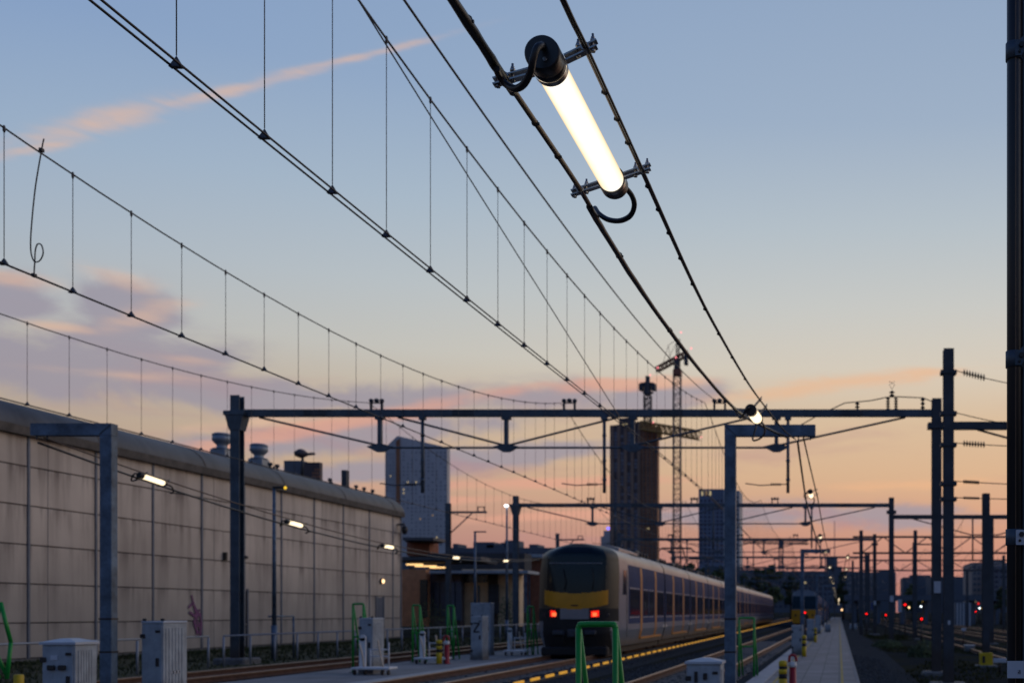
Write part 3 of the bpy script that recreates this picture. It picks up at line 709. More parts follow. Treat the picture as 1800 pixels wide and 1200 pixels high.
# left cantilever masts
def cant(px, Y, ptop, label, arm=2.4, zb=-.0):
    x = (px-VX)/F*Y; zt = E+(VY-ptop)/F*Y
    t = thing('cantilever_mast', label, 'mast', (x,Y,zb), 'cantilever masts on the far left track')
    MB().hpost(x,Y,zb,zt,.27).build('post','steel',t)
    MB().box(x,x+arm,Y-.07,Y+.07,zt-.62,zt-.5).build('arm','steel',t)
    MB().tube([(x+.1,Y,zt-1.9),(x+arm*.62,Y,zt-.62)], .04, 6).build('brace','steel',t)
    c = MB()
    for sx in (-.2,.2): c.box(x+arm-.35+sx-.03,x+arm-.35+sx+.03,Y-.03,Y+.03,zt-.5,zt-.2)
    c.box(x+arm-.58,x+arm-.12,Y-.03,Y+.03,zt-.25,zt-.2); c.build('wire_saddle','steel2',t)
    MB().box(x-.4,x+.4,Y-.4,Y+.4,zb-.2,zb+.2,.05).build('footing','foot',t)
cant(788,64,884,'cantilever mast with bracket arm just past the warehouse corner')
cant(980,92,937,'cantilever mast seen just above the train front')

# ------------------------------------------------------------------ overhead wires
GALL = [2.5, GY]+GYs
def zmess(Y, lo, hi):
    for a, b in zip(GALL, GALL[1:]):
        if Y <= b:
            u = (Y-(a+b)/2)/((b-a)/2); return lo+(hi-lo)*u*u
    return hi
def line(label, Xc, dz, y0, y1, first, step, ymax_drop=120, Xm=None, contact2=True, stag=.18, lo=7.12, hi=8.28, zc=5.42, near_wr=.0085):
    t = thing('overhead_line', label, 'overhead line', (Xc, y0, zc), 'overhead catenary lines')
    def cx(Y): return Xc + stag*math.sin((Y-17)/29.0*PI)
    def rad(Y): return near_wr
    ysamp = []; y = y0
    while y < y1: ysamp.append(y); y += max(.8, y*.04)
    ysamp.append(y1)
    mw = []
    y = y0
    while y < y1:
        mw.append((cx(y)+dz, y, zmess(y, lo, hi))); y += 1.1 if y < 70 else 3
    MB().tube(mw, .0110, 6).build('messenger_wire','wire',t)
    for sx in ((-.045,.045) if contact2 else (0,)):
        MB().tube([(cx(y)+sx*.8, y, zc+.0*y) for y in ysamp], .0095 if contact2 else .0125, 6).build('contact_wire','wire',t)
    n = 0; y = first; far = MB(); nf = 0
    while y < ymax_drop:
        zm = zmess(y, lo, hi); xm = cx(y)+dz; s = MB()
        tgt = s if n < 98 else far
        r = .0042 if y < 30 else .006
        tgt.tube([(xm, y, zm),(cx(y), y, zc+.07)], r, 4)
        tgt.lathe((xm,y,zm-.05), [(.006,0),(.015,.02),(.015,.06),(.008,.08)], 6)
        tgt.add([(cx(y)-.045,y-.02,zc-.012),(cx(y)+.045,y-.02,zc-.012),(cx(y)+.045,y+.02,zc-.012),(cx(y)-.045,y+.02,zc-.012),(cx(y),y,zc+.07)],[(3,2,1,0),(0,1,4),(1,2,4),(2,3,4),(3,0,4)])
        if n < 98: s.build('dropper','dropper',t)
        n += 1
        y += step if not any(abs(y+step-g) < .5 for g in GALL) else step*1.5
    if far.v:
        o = far.build('dropper','dropper',t); o['kind'] = 'stuff'
    return t, cx
l3, cx3 = line('catenary nearest the hanging tube lamps, twin contact wires crossing the upper picture', -4.42, 0, 2.6, 240, 3.88, 1.065, 112)
# sloping auxiliary wire of that catenary, with its small clips
q = [Vector((cx3(y), y, 7.52+(5.5-7.52)*(y-9.2)/(20.4-9.2))) for y in [9.2+ (20.4-9.2)*k/12 for k in range(13)]]
MB().tube(q, .0085, 5).build('sloping_wire','wire',l3)
MB().tube([Vector((cx3(2.6)+.1,2.6,8.35)), q[0]], .0085, 5).build('sloping_wire','wire',l3)
l2, cx2 = line('catenary above the long train, its messenger wire sagging across the left sky', -8.95, 0, 2.6, 240, 3.30, .975, 108, contact2=False, stag=.17, lo=6.58, hi=8.28)
l1, cx1 = line('leftmost catenary, hanging in front of the warehouse roof', -14.78, 0, 2.6, 240, 4.24, 1.03, 112, contact2=False, stag=-.08, lo=6.9, hi=8.28)
# slack dropper pigtail on line 2
pg = [at(78,236,0.1)]  # replaced below
Yp = 11.35; xx = cx2(Yp)
pp = [Vector((xx, Yp, zmess(Yp,6.58,8.28)+.06))]
pp = [(at(77,244,Yp)),(at(73,264,Yp)),(at(62,330,Yp)),(at(55,400,Yp)),(at(54,440,Yp)),(at(60,459,Yp)),(at(70,458,Yp)),(at(76,445,Yp)),(at(73,431,Yp)),(at(66,429,Yp)),(at(62,440,Yp)),(at(61,460,Yp)),(at(60,476,Yp)),(at(60,487,Yp))]
sp = []
for i in range(len(pp)-1):
    p0, p1, p2, p3 = pp[max(i-1,0)], pp[i], pp[i+1], pp[min(i+2,len(pp)-1)]
    for k in range(5):
        u = k/5; sp.append(.5*((2*p1)+(-p0+p2)*u+(2*p0-5*p1+4*p2-p3)*u*u+(-p0+3*p1-3*p2+p3)*u**3))
sp.append(pp[-1])
jm = MB().tube(sp, .0075, 5)
for q_ in (at(73,264,Yp), at(60,484,Yp)): jm.box(q_.x-.018,q_.x+.018,q_.y-.025,q_.y+.025,q_.z-.02,q_.z+.02,.005)
jm.build('jumper_wire','wire',l2)
# plain feeder of the right hand pair
ff = thing('feeder_wire', 'plain wire without droppers running just right of the nearest catenary', 'wire', (-3.8,2.6,7))
pts = []
for k in range(41):
    Y = 2.6+(GY-2.6)*k/40; u = (Y-12)/(GY-12); z = E+5.30+(6.62-5.30)*max(u,0)**2 if Y > 12 else E+5.30+.25*((12-Y)/9.4)**2
    pts.append((-3.79, Y, z))
MB().tube(pts, .0115, 6).build('wire','wire',ff)
for i,(X, lab) in enumerate(((7.4,'catenary over the right hand tracks, nearest of the pair'),(11.6,'catenary over the right hand tracks, farther of the pair'))):
    t = thing('overhead_line', lab, 'overhead line', (X,60,5), 'overhead catenary lines')
    pts = []
    Y = 60.5
    while Y < 230:
        pts.append((X, Y, zmess(Y,6.2,7.2))); Y += 2.5
    MB().tube(pts, .016, 5).build('messenger_wire','wire',t); MB().tube([(X,60.5,5.2),(X,230,5.2)], .016, 5).build('contact_wire','wire',t)
    for k in range(50):
        y = 62+k*3.2
        if y < 225: MB().tube([(X,y,zmess(y,6.2,7.2)),(X,y,5.2)], .008, 4).build('dropper','dropper',t)
# ------------------------------------------------------------------ tube lamp strings
def catmull(P_, n=10):
    P_ = [Vector(p) for p in P_]; out = []
    for i in range(len(P_)-1):
        p0, p1, p2, p3 = P_[max(i-1,0)], P_[i], P_[i+1], P_[min(i+2,len(P_)-1)]
        for k in range(n):
            u = k/n; out.append(.5*((2*p1)+(-p0+p2)*u+(2*p0-5*p1+4*p2-p3)*u*u+(-p0+3*p1-3*p2+p3)*u**3))
    out.append(P_[-1]); return out
def interp(poly, Y):
    for a, b in zip(poly, poly[1:]):
        if a[1] <= Y <= b[1]:
            u = (Y-a[1])/(b[1]-a[1]); return Vector(a).lerp(Vector(b), u)
    return Vector(poly[-1] if Y > poly[-1][1] else poly[0])
# near span: two cables, left one heavier
e = E
Lc = catmull([(-1.49,1.6,e+2.43),(-1.51,3.0,e+2.40),(-1.5,4.0,e+2.385),(-1.485,4.56,e+2.372),(-1.45,5.65,e+2.362),(-1.475,6.5,e+2.39),(-1.495,8.24,e+2.45),(-1.46,11.0,e+2.56),(-1.34,13.8,e+2.69),(-1.05,15.6,e+2.78),(-.83,16.4,e+2.80)], 10)
Rc = catmull([(-1.15,1.6,e+2.56),(-1.15,3.0,e+2.545),(-1.14,4.24,e+2.52),(-1.128,4.56,e+2.505),(-1.11,5.65,e+2.478),(-1.115,7.7,e+2.50),(-1.105,9.27,e+2.55),(-1.08,12.0,e+2.70),(-1.02,14.25,e+2.84),(-.85,15.8,e+2.80),(-.71,16.4,e+2.77)], 10)
ls = thing('lamp_suspension', 'pair of near cables carrying the big lit tube lamp', 'cable', (-1.3,1.6,e+2.4))
MB().tube(Lc, .0140, 10).build('span_wire','brownwire',ls)
def pick(c, y0, y1): return [p for p in c if y0 <= p.y <= y1]
def thick(c, y0, y1, off, r0, nm='power_cable'):
    q = [p+Vector(off)+Vector((random.uniform(-.0015,.0015),0,random.uniform(-.0015,.0015))) for p in pick(c,y0,y1)]
    MB().tube(q, lambda u: r0*(1+.06*math.sin(u*37)), 10).build(nm,'cable',ls)
thick(Lc, 1.5, 4.66, (.002,0,-.012), .0215)
thick(Lc, 5.95, 16.5, (.002,0,-.010), .0190)
MB().tube(Rc, .0115, 8).build('span_wire','brownwire',ls)
q = [p+Vector((.012,0,-.009)) for p in Rc]; MB().tube(q, .0075, 8).build('pilot_cable','cable',ls)
def ties(c, ys, r, par, nm='cable_tie', side=1):
    for y in ys:
        p = interp([tuple(v) for v in c], y); s = MB()
        s.lathe((p.x,p.y,p.z-.004), [(r,-.004),(r+.003,-.002),(r+.003,.004),(r,.006)], 10, 'y')
        s.box(p.x+side*r-.003, p.x+side*r+.008, p.y-.005, p.y+.005, p.z-.014, p.z-.004)
        s.build(nm,'cable',par)
ties(Rc, [4.9,5.15,5.4,5.95,6.3,6.7,7.2,7.8,8.5,9.4,10.5,11.8], .0145, ls, side=-1)
ties(Lc, [4.95,5.3], .0145, ls, side=1)
ties(Lc, [4.12,6.9,9.0], .021, ls, side=1)

def tube_lamp(a, b, lc, rc, label, near=False, group='tube lamps strung on cables', mt='tube_far', d=.0775):
    k3 = d/.0775
    """a, b: near and far end of the lamp axis; lc, rc: cable positions sampled by Y"""
    a = Vector(a); b = Vector(b); t = thing('tube_lamp', label, 'lamp', tuple(a), group)
    ax = (b-a); L_ = ax.length; ax.normalize(); q = Vector((0,1,0)).rotation_difference(ax)
    def lz(prof, n): 
        s = MB(); s.lathe((0,0,0), prof, n, 'y'); s.v = [a + q @ v for v in s.v]; return s
    n = 40 if near else 14
    cap_l = .105 if near else .8*d+.02
    pr = [(d*.90,0),(d*.98,.004),(d,.012),(d,.070),(d*.975,.072),(d*.975,.078),(d,.080),(d,cap_l-.004),(d*.985,cap_l)]
    lz(pr, n).build('end_cap','cap',t)
    k2 = min(1, d/.0775); pr2 = [(d*.985,L_-.10*k2),(d,L_-.096*k2),(d,L_-.008),(d*.93,L_)]
    lz(pr2, n).build('end_cap','cap',t)
    lz([(d*.90,cap_l-.01),(d*.90,cap_l-.006),(d*.90,cap_l-.003),(d*.90,L_-.09*k2-.007),(d*.90,L_-.09*k2-.003),(d*.90,L_-.09*k2)], n).build('diffuser_tube', mt, t)
    if near:
        s = lz([(d*.995,cap_l),(d*.96,cap_l+.012)], n); s.build('seal_ring','bracket',t)
        sc = MB()
        for ang in (-1.15,): 
            o = Vector((math.cos(ang)*d*.45, -.001, math.sin(ang)*d*.45)); sc.lathe(o, [(.009,-.004),(.009,.003)], 12, 'y')
        sc.v = [a + q @ v for v in sc.v]; sc.build('screw','bracket',t)
    for (yy, fr) in ((cap_l+.02, 0), (L_-.085*k2, 1)):
        c = a + ax*yy; pl_ = interp(lc, c.y); pr_ = interp(rc, c.y)
        s = MB()
        # strap round the tube
        rr = d*1.012; m_ = n; ring = []
        s.tube([c - ax*.016, c + ax*.016], rr, m_, caps=False)
        u = (pr_-pl_).normalized()
        ext = .055 if near else .04
        for sgn, p in ((-1, pl_), (1, pr_)):
            p_out = p + u*sgn*ext; start = c + (p-c).normalized()*d*.95
            w, h = (.012, .030)
            up = Vector((0,0,1))
            for dz in (-.0125, .0125):
                s.beam(start+ax*dz*.0+up*dz, p_out+up*dz, .036, .007, up=(0,0,1))
        bo = s.build('clamp_bracket','bracket',t)
        if near:
            for sgn, p in ((-1, pl_), (1, pr_)):
                bb = MB()
                for off in (-.035, .035):
                    o = p + u*off; bb.tube([o-Vector((0,0,.030)), o+Vector((0,0,.052))], .0055, 8)
                    for z0 in (.018, -.029): bb.lathe(o+Vector((0,0,z0)), [(.012,0),(.0125,.002),(.0125,.010),(.011,.012)], 6)
                    bb.lathe(o+Vector((0,0,.030)), [(.009,0),(.009,.008)], 6)
                bb.build('clamp_bolt','bracket',bo)
                cl = MB(); cl.lathe((p.x,p.y,p.z), [(.019,-.02),(.021,-.018),(.021,.018),(.019,.02)], 14, 'y'); cl.build('cable_grip','bracket',bo)
    # supply loops
    p = interp(lc, a.y+.28); 
    s = MB(); r = .0155 if near else .014
    f0 = a + q @ Vector((-.012,0,.022))
    pts = catmull([at(955,80,4.45), at(951,80,4.39), at(943,86,4.36), at(937,105,4.36), at(932,128,4.38), at(921,148,4.41), at(906,156,4.45), at(890,149,4.48), at(878,134,4.46), at(872,120,4.40)] if near else [f0, f0+Vector((-.03,-.07,-.02)), f0+Vector((-.12,0,-.13)), interp(lc, a.y+.1)+Vector((0,0,-.02))], 6)
    s.tube(pts, r, 10 if near else 5).build('supply_cable','cable',t)
    g0 = b + q @ Vector((.02,0,-.01))
    s = MB(); pl2 = interp(lc, b.y+.62)
    pts = catmull([at(1090,322,5.80), at(1097,328,5.86), at(1110,343,5.93), at(1115,361,6.0), at(1108,379,6.05), at(1090,388,6.1), at(1069,386,6.15), at(1053,376,6.2), at(1046,366,6.28)] if near else [g0-ax*.02, g0+ax*.035, g0+Vector((.055,.13,-.04))*k3, g0+Vector((.06,.22,-.135))*k3, g0+Vector((-.01,.30,-.20))*k3, g0+Vector((-.12,.38,-.205))*k3, g0.lerp(pl2,.75)+Vector((-.01,-.02,-.075))*k3, pl2+Vector((.004,0,-.018))], 6)
    s.tube(pts, r, 10 if near else 5).build('supply_cable','cable',t)
    return t
Lt = [tuple(p) for p in Lc]; Rt = [tuple(p) for p in Rc]
M['tube'] = M['tube']
tube_lamp((-1.287,4.43,e+2.42),(-1.276,5.83,e+2.42), Lt, Rt, 'big glowing tube lamp at the top, held between two cables by steel clamps', True, mt='tube')
tube_lamp((-1.155,13.35,e+2.635),(-1.13,14.2,e+2.665), Lt, Rt, 'foreshortened tube lamp hanging just in front of the near post arm', False)

# ------------------------------------------------------------------ bent posts that carry the strings
def l_post(x, Y, arm, h, label, w=.18, sgn=1):
    t = thing('lamp_post', label, 'post', (x,Y,0), 'right-angled posts carrying the lamp strings')
    hw = w/2
    z1 = h; z0 = -.05
    MB().box(x-hw,x+hw,Y-hw*.8,Y+hw*.8,z0,z1-w*1.0,.008).build('upright','gal',t)
    a = MB()
    # mitred corner piece and arm in one welded profile
    prof = [(-hw*sgn,z1-w*.998),(-hw*sgn,z1),(arm*sgn-hw*sgn,z1),(arm*sgn-hw*sgn,z1-w),(hw*sgn,z1-w)]
    vs = [(x+px,Y-hw*.8,z) for px,z in prof]+[(x+px,Y+hw*.8,z) for px,z in prof]; n=5
    a.add(vs, [(0,1,2,3,4),(9,8,7,6,5)]+[(i,(i+1)%n,n+(i+1)%n,n+i) for i in range(n)])
    ar = a.build('arm','gal',t)
    MB().beam((x-hw*sgn*.98,Y-hw*.8-.003,z1-.012),(x+hw*sgn*.98,Y-hw*.8-.003,z1-w+.012),.006,.02,up=(1*sgn,0,1)).build('weld_seam','steel',ar)
    b = MB().box(x-.22,x+.22,Y-.2,Y+.2,0,.03,.005)
    for sx in (-.16,.16):
        for sy in (-.14,.14): b.lathe((x+sx,Y+sy,.03), [(.02,0),(.02,.03)], 6)
    b.build('base_plate','gal',t)
    for z in (1.54, 1.01):
        c = MB(); c.box(x-hw-.006,x+hw+.006,Y-hw*.8-.006,Y+hw*.8+.006,z-.014,z+.014); c.build('strap','cabdark',t)
    s = MB()
    for k in (.75,.88): s.tube([(x+sgn*arm*k,Y-.02,z1-w-.005),(x+sgn*arm*k,Y-.02,z1-w-.06)], .012, 6)
    s.build('cable_hook','steel',t)
    return t
PH = E+3.005
l_post(-1.75,16.5,1.46,PH,'near bent steel post on the walkway, its arm reaching right under the second lamp')
Ps = [49,81.5,114,146.5,179]
pl = ['second bent steel post on the walkway, seen beside the yellow fronted train', 'third bent post along the walkway', 'fourth bent post along the walkway', 'fifth bent post along the walkway', 'sixth bent post along the walkway']
for y, s_ in zip(Ps, pl): l_post(-1.76,y,1.43,PH,s_)
l_post(-11.77,16.5,1.3,PH+.02,'bent steel post on the left platform in front of the warehouse wall', w=.19, sgn=-1)
for y, s_ in zip((49,81.5), ('second bent post on the left platform, behind the marked cabinet', 'third bent post on the left platform, hidden past the train')): l_post(-11.77,y,1.3,PH,s_, sgn=-1)

def span(y0, y1, x0, x1, sep, sag, lamps, labels, nm_label, grp, zlift=0.0, first=False):
    z = PH-.24
    def c(Y, s):
        u = (Y-y0)/(y1-y0); w = 4*u*(1-u)
        sp = sep*(.35+.65*min(1, 5*min(u,1-u)))
        return Vector((x0+(x1-x0)*u + s*sp/2, Y, z - sag*w + (.04*s)))
    n = 26
    lc = [tuple(c(y0+(y1-y0)*k/n, -1)) for k in range(n+1)]; rc = [tuple(c(y0+(y1-y0)*k/n, 1)) for k in range(n+1)]
    t = thing('lamp_suspension', nm_label, 'cable', (x0,y0,z), grp)
    MB().tube(lc, .019, 6).build('power_cable','cable',t); MB().tube(rc, .013, 6).build('span_wire','brownwire',t)
    for Y, lb in zip(lamps, labels):
        m = (interp(lc,Y)+interp(rc,Y))/2; m2 = (interp(lc,Y+.74)+interp(rc,Y+.74))/2
        tube_lamp(m, m2, lc, rc, lb, d=.052)
# left string
LX = -12.86
lw = ['first lit tube lamp left of the tall gantry post, nearest on the left string', 'second lit tube lamp on the left string, over the slim lamp pole', 'third lit tube lamp on the left string, near the warehouse corner', 'fourth lit tube lamp on the left string, above the station roof', 'fifth lit tube lamp on the left string, under the bright yard light', 'sixth lit tube lamp on the left string, just left of the train front']
span(16.5,49,LX,LX,.26,.95,[18.8,23.8,28.8,33.9,39.0,44.2],lw,'long pair of cables with six lamps in front of the warehouse','lamp cables')
span(49,81.5,LX,LX,.26,.9,[54,59,64,69,74],['tube lamp on the left string beyond the train front']*5,'pair of lamp cables on the left beyond the train front','lamp cables')
# walkway string
span(16.5,49,-.62,-.55,.26,.42,[21.6,31.4,41.5],['lit tube lamp hanging first below the near post arm over the walkway','lit tube lamp over the walkway between the first and second bent posts','smallest lit lamp of the first walkway span, beside the second bent post arm'],'pair of cables running from the near post arm down the walkway','lamp cables')
for i,(a,b_) in enumerate([(49,81.5),(81.5,114),(114,146.5),(146.5,179)]):
    span(a,b_,-.5,-.5,.26,.75 if i<1 else .6,[a+k for k in (4.5,11,17.5,24)],['small lit lamp in span %s of the walkway string' % w_ for w_ in [('two','three','four','five')[i]]]*4,'lamp cables over the walkway in span %s' % ('two','three','four','five')[i],'lamp cables')
span(49,81.5,.42,.35,.26,.55,[49.6,56,63,70],['warm lamp of the short second string right of the second bent post']*4,'second pair of lamp cables right of the second bent post','lamp cables')
for y in range(184,330,7):
    t = thing('tube_lamp','tiny lamp in the far end of the walkway string','lamp',(-.5+.6*math.sin(y*.9),y,PH-.6),'farthest lamps of the walkway string')
    MB().lathe((t.location.x,y,PH-.6), [(.05,0),(.075,.03),(.075,1.2),(.05,1.24)], 8, 'y').build('diffuser_tube','tube_far',t)

# ------------------------------------------------------------------ near black pipe and bracketed post at the right edge
t = thing('riser_post', 'black cable pipes clamped with steel brackets to the post at the right edge', 'post', (.88,5,-.1))
Yp = 5.0
def rx(px): return (px-VX)/F*Yp
MB().tube([(rx(1782.5),Yp,-.35),(rx(1782.5),Yp,7.5)], .0350, 24).build('cable_pipe','cable',t)
MB().tube([(rx(1795),Yp+.07,-.35),(rx(1795),Yp+.07,7.5)], .022, 12).build('cable_pipe','cable',t)
MB().tube([(rx(1783),Yp-.035,-.35),(rx(1783),Yp-.035,7.5)], .003, 6).build('earth_wire','brownwire',t)
MB().hpost(rx(1797)+.13,Yp+.16,-.35,7.6,.24,.24).build('post','steel',t)
MB().box(rx(1797)-.1,rx(1797)+.35,Yp-.1,Yp+.42,-.5,-.2,.02).build('footing','foot',t)
def bracket(py0, py1, arm=True):
    z1, z0 = E+(VY-py0)/F*Yp, E+(VY-py1)/F*Yp; s = MB()
    c = Vector((rx(1782.5),Yp,0))
    s.lathe((c.x,c.y,z0), [(.0352,0),(.0415,.0),(.0415,z1-z0),(.0352,z1-z0)], 24)
    if arm:
        s.add([(c.x-.002,Yp-.043,z0+.004),(c.x+.026,Yp-.043,z0+.004),(c.x+.11,Yp-.043,z0+.10),(c.x+.11,Yp-.043,z1+.12),(c.x+.045,Yp-.043,z1+.025),(c.x+.02,Yp-.043,z1-.002),(c.x-.002,Yp-.043,z1-.002)]+[(c.x-.002,Yp-.036,z0+.004),(c.x+.026,Yp-.036,z0+.004),(c.x+.11,Yp-.036,z0+.10),(c.x+.11,Yp-.036,z1+.12),(c.x+.045,Yp-.036,z1+.025),(c.x+.02,Yp-.036,z1-.002),(c.x-.002,Yp-.036,z1-.002)],
              [(0,1,2,3,4,5,6),(13,12,11,10,9,8,7)]+[(i,(i+1)%7,7+(i+1)%7,7+i) for i in range(7)])
    b = s.build('clamp','steel',t)
    h = MB(); h.lathe((c.x+.028,Yp-.056,(z0+z1)/2+.012), [(.013,0),(.013,.013)], 6, 'y'); h.lathe((c.x+.02,Yp-.052,(z0+z1)/2-.018), [(.007,0),(.007,.01)], 6, 'y'); h.build('bolt','cabdark',b)
bracket(78,107); bracket(618,646)
bracket(930,958,False)
z = E+(VY-1160)/F*Yp
lb = MB().box(rx(1768),rx(1782.5)+.12,Yp-.0475,Yp-.042,E+(VY-1190)/F*Yp,z).build('label_plate','label',t)
kk = MB()
for i,(a,b_,c_,d_) in enumerate([(0,1,6,7),(0,1,0,1),(3,4,0,2),(5,6,0,7),(0,6,3,4),(1,2,1,3),(3,4,4,7),(2,5,6.4,7)]):
    u = .0022; x0_ = rx(1786); z0_ = E+(VY-1183)/F*Yp
    kk.box(x0_+a*u,x0_+b_*u,Yp-.0485,Yp-.0477,z0_+c_*u*1.3,z0_+d_*u*1.3)
kk.build('print','ink',lb)
MB().box(rx(1783),rx(1800)+.05,Yp-.046,Yp-.041,E+(VY-958)/F*Yp,E+(VY-932)/F*Yp).build('tag_plate','label',t)

# ------------------------------------------------------------------ cabinets
def cabinet(x, Y, w, d, z0, z1, label, lid='peak', hinges=True, group=None, name='control_cabinet'):
    t = thing(name, label, 'cabinet', (x,Y,z0), group); y0 = Y
    MB().box(x-w/2-.02,x+w/2+.02,y0-.02,y0+d+.02,z0-.02,z0+.10,.008).build('plinth','foot',t)
    MB().box(x-w/2,x+w/2,y0,y0+d,z0+.10,z1-.04,.008).build('housing','cab',t)
    if lid == 'peak':
        l = MB(); a,b,c,dd = x-w/2-.025,x+w/2+.025,y0-.025,y0+d+.025; zz=z1-.04
        vs=[(a,c,zz),(b,c,zz),(b,dd,zz),(a,dd,zz),(a,c,zz+.035),(b,c,zz+.035),(b,dd,zz+.035),(a,dd,zz+.035),(x-w*.12,c+d*.35,z1+.045),(x+w*.12,c+d*.35,z1+.045),(x+w*.12,dd-d*.35,z1+.045),(x-w*.12,dd-d*.35,z1+.045)]
        l.add(vs,[(3,2,1,0),(0,1,5,4),(1,2,6,5),(2,3,7,6),(3,0,4,7),(4,5,9,8),(5,6,10,9),(6,7,11,10),(7,4,8,11),(8,9,10,11)]); l.build('lid','cablid',t)
    else:
        MB().box(x-w/2-.008,x+w/2+.008,y0-.008,y0+d+.008,z1-.038,z1,.01).build('lid','cablid',t)
        for cx_ in (x-w/2+.03, x+w/2-.03): MB().lathe((cx_,y0+.03,z1), [(.015,0),(.03,.01),(.03,.04),(.01,.045)], 8).build('lifting_eye','cabdark',t)
    dr = MB().box(x-w/2+.02,x+w/2-.02,y0-.012,y0-.002,z0+.14,z1-.07,.004).build('door','cab',t)
    MB().box(x+w/2-.11,x+w/2-.06,y0-.035,y0-.0125,(z0+z1)/2-.05,(z0+z1)/2+.09,.006).build('handle','cabdark',dr)
    if hinges:
        for zz in (z0+.3, z1-.25): MB().box(x-w/2-.012,x-w/2+.07,y0-.03,y0-.0125,zz-.035,zz+.035,.005).build('hinge','cabdark',dr)
        MB().box(x+w/2-.12,x+w/2-.04,y0-.03,y0-.0125,z1-.19,z1-.15,.005).build('latch','cabdark',dr)
    sp_ = MB()
    for k in range(6): sp_.box(x+w/2+.001,x+w/2+.008,y0+.06+k*(d-.12)/6,y0+.10+k*(d-.12)/6,z0+.2,z1-.12)
    sp_.build('side_ribs','cab',t)
    return t, y0-.012
t, yf = cabinet(-10.90,14.3,.46,.42,.10,1.235,'low grey cabinet with peaked lid and black padlocks on its door, at the lower left')
for x0 in (-11.03,-10.88):
    MB().box(x0,x0+.10,yf-.045,yf-.002,.84,.91,.01).build('padlock','cabdark',t)
MB().box(-11.0,-10.9,yf-.008,yf-.002,.98,1.05,.004).build('sticker','label',t)
t, yf = cabinet(-11.40,17.0,.36,.62,.10,1.50,'tall grey cabinet standing right of the left bent post','flat')
MB().box(-11.215,-11.212,17.2,17.42,.62,.66).build('sticker','label',t); 
t, yf = cabinet(-11.92,25.8,.35,.62,.10,1.50,'tall grey cabinet behind the first trolley, before the small lit door','flat')
t, yf = cabinet(-11.75,33.2,.38,.55,.10,1.52,'tall grey cabinet marked with a black letter Z on its door','flat')
zc_ = 1.15; zx = -11.75
kk = MB(); kk.beam((zx-.10,yf-.006,zc_+.14),(zx+.10,yf-.006,zc_+.14),.012,.045); kk.beam((zx-.10,yf-.006,zc_-.14),(zx+.10,yf-.006,zc_-.14),.012,.045); kk.beam((zx+.085,yf-.007,zc_+.13),(zx-.085,yf-.007,zc_-.13),.012,.055)
kk.build('letter','ink',t)
cabinet(-12.88,36.8,.72,.35,.10,1.98,'taller plain cabinet behind the one marked with a letter','flat', False)
t, yf = cabinet(-1.985,15.0,.50,.42,.0,.93,'small white cabinet with a domed lid at the foot of the near post')
MB().box(-2.12,-2.07,yf-.01,yf-.002,.62,.78).build('vent','cabdark',t); MB().box(-1.99,-1.93,yf-.03,yf-.002,.66,.76,.01).build('lock','cabdark',t)
st = MB()
for k in range(9): st.box(-2.11+k*.032,-2.11+k*.032+random.uniform(.01,.022),yf-.012,yf-.0025,.49+random.uniform(0,.05),.52+random.uniform(0,.05))
st.build('sticker','label',t)
cabinet(-1.60,39,.42,.45,.0,1.15,'grey cabinet on the walkway in front of the yellow fronted train','flat')
cabinet(-1.62,58,.42,.45,.0,1.25,'second grey cabinet along the walkway, past the first','flat', False)
cabinet(-1.62,78,.45,.5,.0,1.4,'third grey cabinet along the walkway','flat', False)

# ------------------------------------------------------------------ green frames
def green_frame(x, Y, w, h, z0, label, rung=True, back=.5):
    t = thing('tube_barrier', label, 'barrier', (x,Y,z0), 'green tubular barriers'); r = .028
    MB().tube([(x-w/2,Y,z0),(x-w/2,Y,z0+h-.03)], r, 10).build('leg','green',t)
    MB().tube([(x+w/2,Y,z0),(x+w/2,Y,z0+h-.03)], r, 10).build('leg','green',t)
    MB().tube(catmull([(x-w/2,Y,z0+h-.035),(x-w/2+.012,Y,z0+h-.008),(x-w/2+.04,Y,z0+h),(x+w/2-.04,Y,z0+h),(x+w/2-.012,Y,z0+h-.008),(x+w/2,Y,z0+h-.035)],4), r, 10).build('top_bar','green',t)
    MB().tube([(x+w/2,Y+.03,z0+h-.05),(x+w/2+.05,Y+back,z0)], r*.85, 8).build('stay','green',t)
    MB().tube([(x-w/2,Y+.03,z0+h-.05),(x-w/2+.05,Y+back,z0)], r*.85, 8).build('stay','green',t)
    if rung: MB().tube([(x-w/2,Y,z0+h*.52),(x+w/2,Y,z0+h*.52)], r*.8, 8).build('rung','green',t)
    for sx in (-1,1): MB().box(x+sx*w/2-.07,x+sx*w/2+.07,Y-.07,Y+.07,z0-.01,z0+.015).build('base_plate','black',t)
green_frame(-2.27,9.6,.345,1.535,-.0,'large green tube frame in front of the train nose',False,.55)
green_frame(-2.35,26.0,.38,1.5,0,'green tube frame with a rung just right of the near post')
green_frame(-12.35,26.3,.27,1.76,.10,'green tube frame left of the trolley cabinet',True,.4)
green_frame(-13.05,31.6,.22,1.76,.10,'green tube frame left of the second trolley',True,.4)
green_frame(-12.75,33.6,.20,1.76,.10,'green tube frame right of the second trolley',True,.4)
green_frame(-11.15,37.0,.22,1.75,.10,'green tube frame beside the train front',True,.4)
t = thing('tube_barrier','angled green frame cut by the left edge of the picture','barrier',(-12.4,15.2,.1),'green tubular barriers')
for a,b_ in (((1,1058),(19,1128)),((19,1128),(12,1192)),((1,1058),(-16,1130)),((-16,1130),(12,1186)),((-10,1165),(-2,1192))):
    MB().tube([at(*a,15.2),at(*b_,15.2)], .028, 8).build('bar','green',t)
MB().box(-12.9,-12.2,15,15.4,.10,.44,.03).build('foot_block','foot',t)

